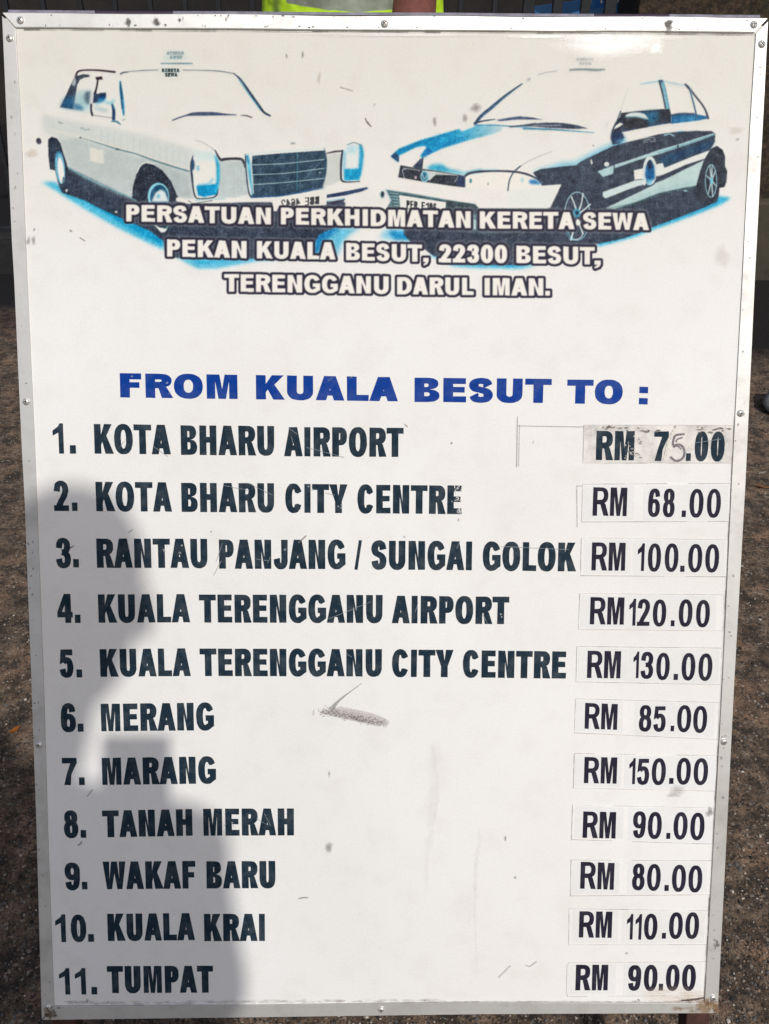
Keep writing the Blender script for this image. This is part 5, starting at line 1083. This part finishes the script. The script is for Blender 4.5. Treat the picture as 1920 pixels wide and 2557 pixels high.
barx += [barx[0]-.155*k for k in range(1, 5)]
for k, x in enumerate(barx):
    wv = .011 if k < 17 or k > 20 else (.020 if k in (18, 19) else .024)
    fbox('bar', (x-wv, FY-.012, z_r+.021), (x+wv, FY+.012, 1.499))
    fbox('bar_foot', (x-.012, FY-.012, .001+kt), (x+.012, FY+.012, z_r-.026)) if k % 3 == 0 else None
# rough wall on the right
M_MOSS = None
def moss():
    m, nd, lk, p = mat_new('mossy_rough_masonry')
    geo = nd.new('ShaderNodeNewGeometry').outputs['Position']
    n1 = noise(nd, lk, geo, 5, 6, .6); n2 = noise(nd, lk, geo, 45, 8, .75)
    r = ramp(nd, lk, n2.outputs['Fac'], [(.32, (.010, .008, .006)), (.48, (.038, .028, .018)), (.62, (.085, .062, .038)), (.75, (.17, .13, .08))])
    t = ramp(nd, lk, n1.outputs['Fac'], [(.4, (.7, .8, .55)), (.6, (1.1, .95, .85))]); lk.new(mix(nd, lk, r.outputs[0], t.outputs[0], .9, 'MULTIPLY'), p.inputs['Base Color']); p.inputs['Roughness'].default_value = .9
    b = nd.new('ShaderNodeBump'); b.inputs['Strength'].default_value = 1; b.inputs['Distance'].default_value = .02; lk.new(n2.outputs['Fac'], b.inputs['Height']); lk.new(b.outputs[0], p.inputs['Normal'])
    return m
M_MOSS = moss()
wall = empty('masonry_wall', (xr+1, FY, 0)); tag(wall, 'mossy brown masonry wall on a smooth plinth right of the railing', 'wall')
zp = at(1900, 505, FY-.12)[2]
b = bmesh.new(); box(b, (-.995, -.05, zp-.02), (5, .3, 2.1), .004)
for v in b.verts: pass
obj_bm('rough_face', b, M_MOSS, wall)
b = bmesh.new(); box(b, (-.985, -.12, -.1), (5, .25, zp), .012); obj_bm('plinth', b, simple('olive_stained_concrete', (.050, .043, .026), rough=.85, var=.35, scale=6, bump=.002, bscale=50), wall)
# dim building front far behind the railing
b = bmesh.new(); box(b, (-9, 7.4, -.1), (9, 7.7, 4.2)); 
bw = obj_bm('back_wall', b, simple('dim_brown_render', (.013, .0105, .009), rough=.9, var=.5, scale=3, bump=.003)); tag(bw, 'dark brown building wall far behind the railing', 'wall')

# blue plastic tub with pale straps behind the bars
M_TUB = simple('blue_plastic', (.05, .20, .42), rough=.4, var=.12, scale=8); M_STRAP = simple('white_webbing', (.62, .60, .55), rough=.7, var=.15, scale=30)
ty = FY+.32; tl, trr = at(1362, 33, ty), at(1572, 12, ty)
tub = empty('plastic_tub', ((tl[0]+trr[0])/2, ty+.3, .62)); tag(tub, 'blue plastic tub with pale straps behind the dark bars', 'tub')
hx = (trr[0]-tl[0])/2; zt = at(1500, 10, ty)[2]-.62
b = bmesh.new(); vs2 = []
for z, s in ((-.0, .80), (zt-.03, .98), (zt-.03, 1.03), (zt, 1.03), (zt, .95), (.03, .76)):
    vs2.append([b.verts.new((hx*s*sx, .3*s*sy, z-(.05 if (sx < 0 and z > .1) else 0))) for sx, sy in ((-1, -1), (1, -1), (1, 1), (-1, 1))])
for q in range(5):
    for k in range(4): b.faces.new((vs2[q][k], vs2[q][(k+1) % 4], vs2[q+1][(k+1) % 4], vs2[q+1][k]))
b.faces.new(vs2[0][::-1]); b.faces.new(vs2[5]); obj_bm('tub_shell', b, M_TUB, tub)
bar_between('strap', (hx*.05, -.29, zt+.001), (-hx*.08, -.1, zt+.34), .014, M_STRAP, tub); bar_between('strap', (hx*.78, -.29, zt+.001), (hx*.74, -.1, zt+.34), .03, M_STRAP, tub); bar_between('strap', (hx*.33, -.29, zt+.001), (hx*.36, -.1, zt+.34), .008, M_STRAP, tub)
b = bmesh.new(); box(b, (tub.location.x-.45, ty-.02, 0), (tub.location.x+.45, ty+.62, .618), .01); tag(obj_bm('plinth_block', b, M_DIM), 'dark concrete block under the blue tub', 'block')

# ------------------------------------------------------------------ people
def tube(bm_, pts, rad, seg=14, flat=None):
    pts = [Vector(p) for p in pts]; rings = []
    for k, p in enumerate(pts):
        d = (pts[min(k+1, len(pts)-1)]-pts[max(k-1, 0)]).normalized(); q = d.to_track_quat('Z', 'X')
        r = rad[k]; rx, ry = r if hasattr(r, '__len__') else (r, r)
        rings.append([bm_.verts.new(p+q @ Vector((rx*math.cos(2*math.pi*i/seg), ry*math.sin(2*math.pi*i/seg), 0))) for i in range(seg)])
    for a, c in zip(rings, rings[1:]):
        for i in range(seg): bm_.faces.new((a[i], a[(i+1) % seg], c[(i+1) % seg], c[i]))
    bm_.faces.new(rings[0][::-1]); bm_.faces.new(rings[-1])
    for p, r in ((pts[0], rad[0]), (pts[-1], rad[-1])):
        if not hasattr(r, '__len__'): ball(bm_, p, (r, r, r))
def level(bm_, rings_):   # stacked level ellipses: (z, x, y, rx, ry)
    R = []
    for z, x, y, rx, ry in rings_: R.append([bm_.verts.new((x+rx*math.cos(2*math.pi*i/24), y+ry*math.sin(2*math.pi*i/24), z)) for i in range(24)])
    for a, c in zip(R, R[1:]):
        for i in range(24): bm_.faces.new((a[i], a[(i+1) % 24], c[(i+1) % 24], c[i]))
    bm_.faces.new(R[0][::-1]); bm_.faces.new(R[-1])
def ball(bm_, c, r, rot=None):
    m = Matrix.Translation(Vector(c)) @ (rot.to_4x4() if rot else Matrix.Identity(4)) @ Matrix.Diagonal((*r, 1))
    bmesh.ops.create_icosphere(bm_, subdivisions=3, radius=1, matrix=m)
def weld(name, bm_, mat, parent, voxel=.007, smooth_n=3):
    """fuse overlapping volumes into one continuous skin"""
    bmesh.ops.recalc_face_normals(bm_, faces=bm_.faces); me = bpy.data.meshes.new('volume'); bm_.to_mesh(me); bm_.free(); o = bpy.data.objects.new('volume', me); COL.objects.link(o)
    md = o.modifiers.new('fuse', 'REMESH'); md.mode = 'VOXEL'; md.voxel_size = voxel
    ms = o.modifiers.new('soft', 'SMOOTH'); ms.factor = .5; ms.iterations = smooth_n
    dg = bpy.context.evaluated_depsgraph_get(); dg.update(); out = bpy.data.meshes.new_from_object(o.evaluated_get(dg)); out.name = name
    bpy.data.objects.remove(o); out.materials.clear(); out.materials.append(mat); out.polygons.foreach_set('use_smooth', [True]*len(out.polygons))
    n = bpy.data.objects.new(name, out); return link(n, parent)
def hand(bm_, wrist, fwd, side, palm, s=1., curl=.5):
    """palm and five fingers; fwd: wrist->knuckles, side: towards the thumb, palm: palm normal"""
    w0, f, t, n = Vector(wrist), Vector(fwd).normalized(), Vector(side).normalized(), Vector(palm).normalized()
    rot = Matrix((t, f, n)).transposed(); ball(bm_, w0+f*.045*s, (.040*s, .052*s, .016*s), rot)
    for k, (off, ln) in enumerate(((.028, .072), (.010, .080), (-.009, .074), (-.027, .058))):
        a = w0+f*.078*s+t*off*s; c1 = curl*.6; d1 = (f*math.cos(c1)+n*math.sin(c1)); d2 = (f*math.cos(c1+curl)+n*math.sin(c1+curl)); d3 = (f*math.cos(c1+1.8*curl)+n*math.sin(c1+1.8*curl))
        p1 = a+d1*ln*.45*s; p2 = p1+d2*ln*.32*s; p3 = p2+d3*ln*.25*s; tube(bm_, [a-f*.02*s, a, p1, p2, p3], [.0095*s, .0092*s, .0085*s, .0078*s, .0066*s], 10)
    a = w0+f*.022*s+t*.030*s; d = (t*.75+f*.6+n*.25).normalized(); p1 = a+d*.036*s; p2 = p1+(d*.6+f*.6+n*.3).normalized()*.030*s
    tube(bm_, [a-d*.02*s, a, p1, p2], [.014*s, .0125*s, .0105*s, .008*s], 10)
def head(bm_, c, pitch=0., s=1.):
    c = Vector(c); R = Matrix.Rotation(pitch, 3, 'X')
    def q(x, y, z): return c+R @ Vector((x*s, y*s, z*s))
    ball(bm_, q(0, -.005, .02), (.075*s, .096*s, .098*s), R); ball(bm_, q(0, .022, -.045), (.060*s, .068*s, .068*s), R); ball(bm_, q(0, .060, -.095), (.026*s, .022*s, .018*s), R)
    tube(bm_, [q(0, .088, .02), q(0, .104, -.012), q(0, .112, -.026)], [.009*s, .012*s, .014*s], 10); ball(bm_, q(-.012, .098, -.03), (.009*s,)*3); ball(bm_, q(.012, .098, -.03), (.009*s,)*3)
    tube(bm_, [q(-.022, .082, -.062), q(0, .092, -.058), q(.022, .082, -.062)], [.006*s, .009*s, .006*s], 8); tube(bm_, [q(-.018, .081, -.074), q(0, .089, -.074), q(.018, .081, -.074)], [.006*s, .009*s, .006*s], 8)
    tube(bm_, [q(-.045, .078, .026), q(-.02, .09, .03), q(.02, .09, .03), q(.045, .078, .026)], [.009*s, .011*s, .011*s, .009*s], 8)
    for k in (-1, 1):
        ball(bm_, q(k*.079, -.008, -.012), (.010*s, .022*s, .034*s), R); ball(bm_, q(k*.032, .070, .006), (.017*s, .014*s, .013*s), R)
    return q
SKIN = simple('brown_skin', (.20, .085, .05), rough=.5, var=.12, scale=25)
HAIR = simple('black_hair', (.012, .010, .009), rough=.5, var=.4, scale=90, bump=.003, bscale=160)
EYE_M = simple('eye_white', (.7, .68, .64), rough=.25, var=.03); IRIS = simple('dark_iris', (.02, .012, .008), rough=.2, var=.1)
def person(name, label, group, loc, rotz, arms, head_c, head_pitch, shirt, trousers, shoe, lean=0., shoulders=1.50, sw=.18, long_hair=False, neck=.056):
    r = empty(name, loc); r.rotation_euler = (0, 0, rotz); tag(r, label, 'person', group)
    body = bmesh.new(); q = head(body, head_c, head_pitch); hc = Vector(head_c)
    tube(body, [(0, lean*.9, shoulders-.06), (0, lean+.01, shoulders+.04), hc+Vector((-.012 if long_hair else 0, -.02, -.06))], [.072, neck+.002, neck])
    level(body, [(.86, 0, 0, .15, .10), (1.0, 0, 0, .155, .105), (1.12, 0, lean*.3, .135, .095), (1.30, 0, lean*.7, .158, .108), (1.42, 0, lean*.9, .165, .10), (shoulders, 0, lean, .12, .07)])
    tube(body, [(-sw, lean, shoulders-.035), (0, lean, shoulders-.01), (sw, lean, shoulders-.035)], [.055, .07, .055])
    shirt_b = bmesh.new()
    level(shirt_b, [(.93, 0, 0, .175, .125), (1.0, 0, 0, .175, .125), (1.12, 0, lean*.3, .158, .116), (1.30, 0, lean*.7, .178, .126), (1.42, 0, lean*.9, .185, .118), (shoulders+.005, 0, lean, .13, .085)])
    tube(shirt_b, [(-sw-.005, lean, shoulders-.035), (0, lean, shoulders-.005), (sw+.005, lean, shoulders-.035)], [.066, .08, .066])
    tr_b = bmesh.new(); level(tr_b, [(.82, 0, 0, .155, .11), (.90, 0, 0, .168, .118), (.99, 0, 0, .166, .115)])
    for s in (-1, 1):
        leg = [(s*.085, 0, .90), (s*.095, .01, .70), (s*.10, .02, .48), (s*.105, -.01, .28), (s*.105, -.02, .09)]
        tube(body, leg, [.080, .072, .052, .050, .036]); tube(body, [(s*.105, -.04, .045), (s*.11, .10, .03)], [.035, .028])
        tube(tr_b, leg[:-1]+[(s*.105, -.02, .075)], [.092, .085, .070, .066, .062])
        sh = bmesh.new(); tube(sh, [(s*.105, -.055, .042), (s*.108, .04, .045), (s*.112, .15, .034)], [.042, .043, .034]); weld('shoe', sh, shoe, r, .008)
        e, wr, hd = arms[0 if s < 0 else 1]
        a0 = (s*sw, lean, shoulders-.045); mid = [(a0[i]+e[i])/2 for i in range(3)]
        m2 = [(e[i]*.55+wr[i]*.45) for i in range(3)]
        tube(body, [a0, mid, e, m2, wr], [.050, .046, .039, .040, .027]); hand(body, wr, *hd)
        tube(shirt_b, [a0, mid, [mid[i]*.3+e[i]*.7 for i in range(3)]], [.066, .062, .060])
    weld('body', body, SKIN, r, .0055, 2); weld('shirt', shirt_b, shirt, r, .009); weld('trousers', tr_b, trousers, r, .009)
    h = bmesh.new(); R = Matrix.Rotation(head_pitch, 3, 'X'); ball(h, q(0, -.018, .038), (.083, .096, .093), R); ball(h, q(0, -.05, -.01), (.076, .062, .07), R)
    if long_hair: ball(h, q(-.010, -.03, -.03), (.079, .075, .088), R)
    weld('hair', h, HAIR, r, .006, 1)
    for s in (-1, 1):
        eb = bmesh.new(); ball(eb, q(s*.032, .0745, .006), (.0125, .0125, .0115)); ey = obj_bm('eye', eb, EYE_M, r, True); ib = bmesh.new(); ball(ib, q(s*.032, .0855, .005), (.0058, .003, .0058)); obj_bm('iris', ib, IRIS, ey, True)
    return r
M_SHIRT = simple('grey_cotton', (.22, .22, .24), rough=.9, var=.12, scale=60); M_TROU = simple('dark_cloth', (.02, .022, .03), rough=.9, var=.3, scale=50); M_SHOE = simple('black_rubber', (.02, .02, .02), rough=.6)

# the worker in the lime vest standing behind the board
M_RED = simple('red_brown_cloth', (.16, .055, .040), rough=.85, var=.25, scale=40)
WY = 2.30
wx = at(881, 18, WY)[0]; wz = at(872, 18, WY)[2]
ax = at(1030, 18, WY-.12)
worker = person('person', 'person in a lime safety vest standing behind the board', None, (wx, WY, 0), math.pi,
    [((-(ax[0]-wx), .15, 1.10), (-(ax[0]-wx)+.01, .24, .88), ((.0, .15, -1), (.9, .3, 0), (.3, -.9, 0), 1., .4)),
     ((.17, -.10, 1.22), (.15, -.12, .98), ((0, .15, -1), (-.9, .3, 0), (-.3, -.9, 0), 1., .4))], (0, .03, 1.70), 0., M_RED, M_TROU, M_SHOE)
sb = bmesh.new(); 
for s, (e, wr) in ((-1, ((-(ax[0]-wx), .15, 1.10), (-(ax[0]-wx)+.01, .24, .88))), (1, ((.17, -.10, 1.22), (.15, -.12, .98)))):
    tube(sb, [(s*.18, 0, 1.455), ((s*.18+e[0])/2, .07 if s < 0 else -.04, 1.31), e, [(e[i]+wr[i])/2 for i in range(3)], [e[i]*.12+wr[i]*.88 for i in range(3)]], [.066, .064, .060, .050, .043])
weld('sleeve', sb, M_RED, worker, .009)
def vest_mat():
    m, nd, lk, p = mat_new('lime_vest_with_silver_bands'); tc = nd.new('ShaderNodeTexCoord').outputs['Object']
    s = nd.new('ShaderNodeSeparateXYZ'); lk.new(tc, s.inputs[0])
    n = noise(nd, lk, tc, 7, 3, .5)
    zz = nd.new('ShaderNodeMath'); zz.operation = 'MULTIPLY_ADD'; zz.inputs[1].default_value = .03; lk.new(n.outputs['Fac'], zz.inputs[0]); lk.new(s.outputs['Z'], zz.inputs[2])
    xx = nd.new('ShaderNodeMath'); xx.operation = 'MULTIPLY'; lk.new(s.outputs['X'], xx.inputs[0]); lk.new(s.outputs['X'], xx.inputs[1])
    z2 = nd.new('ShaderNodeMath'); z2.operation = 'MULTIPLY_ADD'; z2.inputs[1].default_value = -.60; lk.new(xx.outputs[0], z2.inputs[0]); lk.new(zz.outputs[0], z2.inputs[2]); zz = z2
    z0 = wz-.004+.015
    b1 = nd.new('ShaderNodeMapRange'); b1.inputs[1].default_value = z0; b1.inputs[2].default_value = z0+.002; lk.new(zz.outputs[0], b1.inputs[0])
    b2 = nd.new('ShaderNodeMapRange'); b2.inputs[1].default_value = z0+.055; b2.inputs[2].default_value = z0+.053; lk.new(zz.outputs[0], b2.inputs[0])
    mu = nd.new('ShaderNodeMath'); mu.operation = 'MULTIPLY'; lk.new(b1.outputs[0], mu.inputs[0]); lk.new(b2.outputs[0], mu.inputs[1])
    ab = nd.new('ShaderNodeMath'); ab.operation = 'ABSOLUTE'; lk.new(s.outputs['X'], ab.inputs[0])
    xs = nd.new('ShaderNodeMapRange'); xs.inputs[1].default_value = .178; xs.inputs[2].default_value = .174; lk.new(ab.outputs[0], xs.inputs[0])
    mu2 = nd.new('ShaderNodeMath'); mu2.operation = 'MULTIPLY'; lk.new(mu.outputs[0], mu2.inputs[0]); lk.new(xs.outputs[0], mu2.inputs[1])
    lime = ramp(nd, lk, noise(nd, lk, tc, 30, 4, .6).outputs['Fac'], [(.3, (.42, .68, .012)), (.7, (.52, .82, .02))])
    se1 = nd.new('ShaderNodeMapRange'); se1.inputs[1].default_value = .018; se1.inputs[2].default_value = .004; sd_ = nd.new('ShaderNodeMath'); sd_.operation = 'SUBTRACT'; lk.new(ab.outputs[0], sd_.inputs[0]); sd_.inputs[1].default_value = .205
    sa = nd.new('ShaderNodeMath'); sa.operation = 'ABSOLUTE'; lk.new(sd_.outputs[0], sa.inputs[0]); lk.new(sa.outputs[0], se1.inputs[0])
    class _o: outputs = [mix(nd, lk, lime.outputs[0], (.16, .26, .03), se1.outputs[0])]
    lime = _o
    silver = ramp(nd, lk, noise(nd, lk, tc, 18, 5, .6).outputs['Fac'], [(.3, (.17, .20, .15)), (.7, (.30, .33, .26))])
    lk.new(mix(nd, lk, lime.outputs[0], silver.outputs[0], mu2.outputs[0]), p.inputs['Base Color']); p.inputs['Roughness'].default_value = .7
    b = nd.new('ShaderNodeBump'); b.inputs['Strength'].default_value = 1; b.inputs['Distance'].default_value = .04; lk.new(n.outputs['Fac'], b.inputs['Height']); lk.new(b.outputs[0], p.inputs['Normal'])
    return m
vb = bmesh.new(); level(vb, [(.90, 0, 0, .255, .165), (1.0, 0, 0, .258, .165), (1.15, 0, 0, .256, .160), (1.30, 0, 0, .240, .155), (1.42, 0, 0, .215, .135), (1.505, 0, 0, .14, .10)]); weld('safety_vest', vb, vest_mat(), worker, .009)

# the photographer, whose shadow falls over the lower left of the board
ph = empty('mobile_phone', tuple(EYE)); tag(ph, 'dark mobile phone held up in front of the board', 'phone')
rm = Matrix([[right[i], up[i], back[i]] for i in range(3)])
b = bmesh.new(); box(b, (-.040, -.128, .004), (.036, .022, .013), .003); bmesh.ops.transform(b, matrix=rm.to_4x4(), verts=b.verts); obj_bm('phone_case', b, simple('black_plastic', (.02, .02, .022), rough=.4), ph)
PO = (-.032, -.83, 0)
def L_(p): return (p[0]-PO[0], p[1]-PO[1], p[2]-PO[2])
def PH(x, y, z): return L_(tuple(EYE+right*x+up*y+back*z))
fw, sd = tuple(up*.9+right*-.25-back*.3), tuple(-right)
wrR, wrL = PH(.050, -.165, .035), PH(-.062, -.165, .035)
photographer = person('person', 'person in a grey shirt holding a phone up to photograph the board', None, PO, 0,
    [((-.27, .23, 1.42), wrL, (tuple(up*.95+right*.15-back*.1), tuple(right*.5+back*.85), tuple(right), 1., .55)),
     ((.135, .0, 1.22), wrR, (tuple(up*.95-right*.15-back*.1), tuple(-right*.5+back*.85), tuple(-right), 1., .55))],
    (0.036, .140, 1.738), -.35, M_SHIRT, M_TROU, M_SHOE, lean=-.03, shoulders=1.545, sw=.146, long_hair=True, neck=.046)
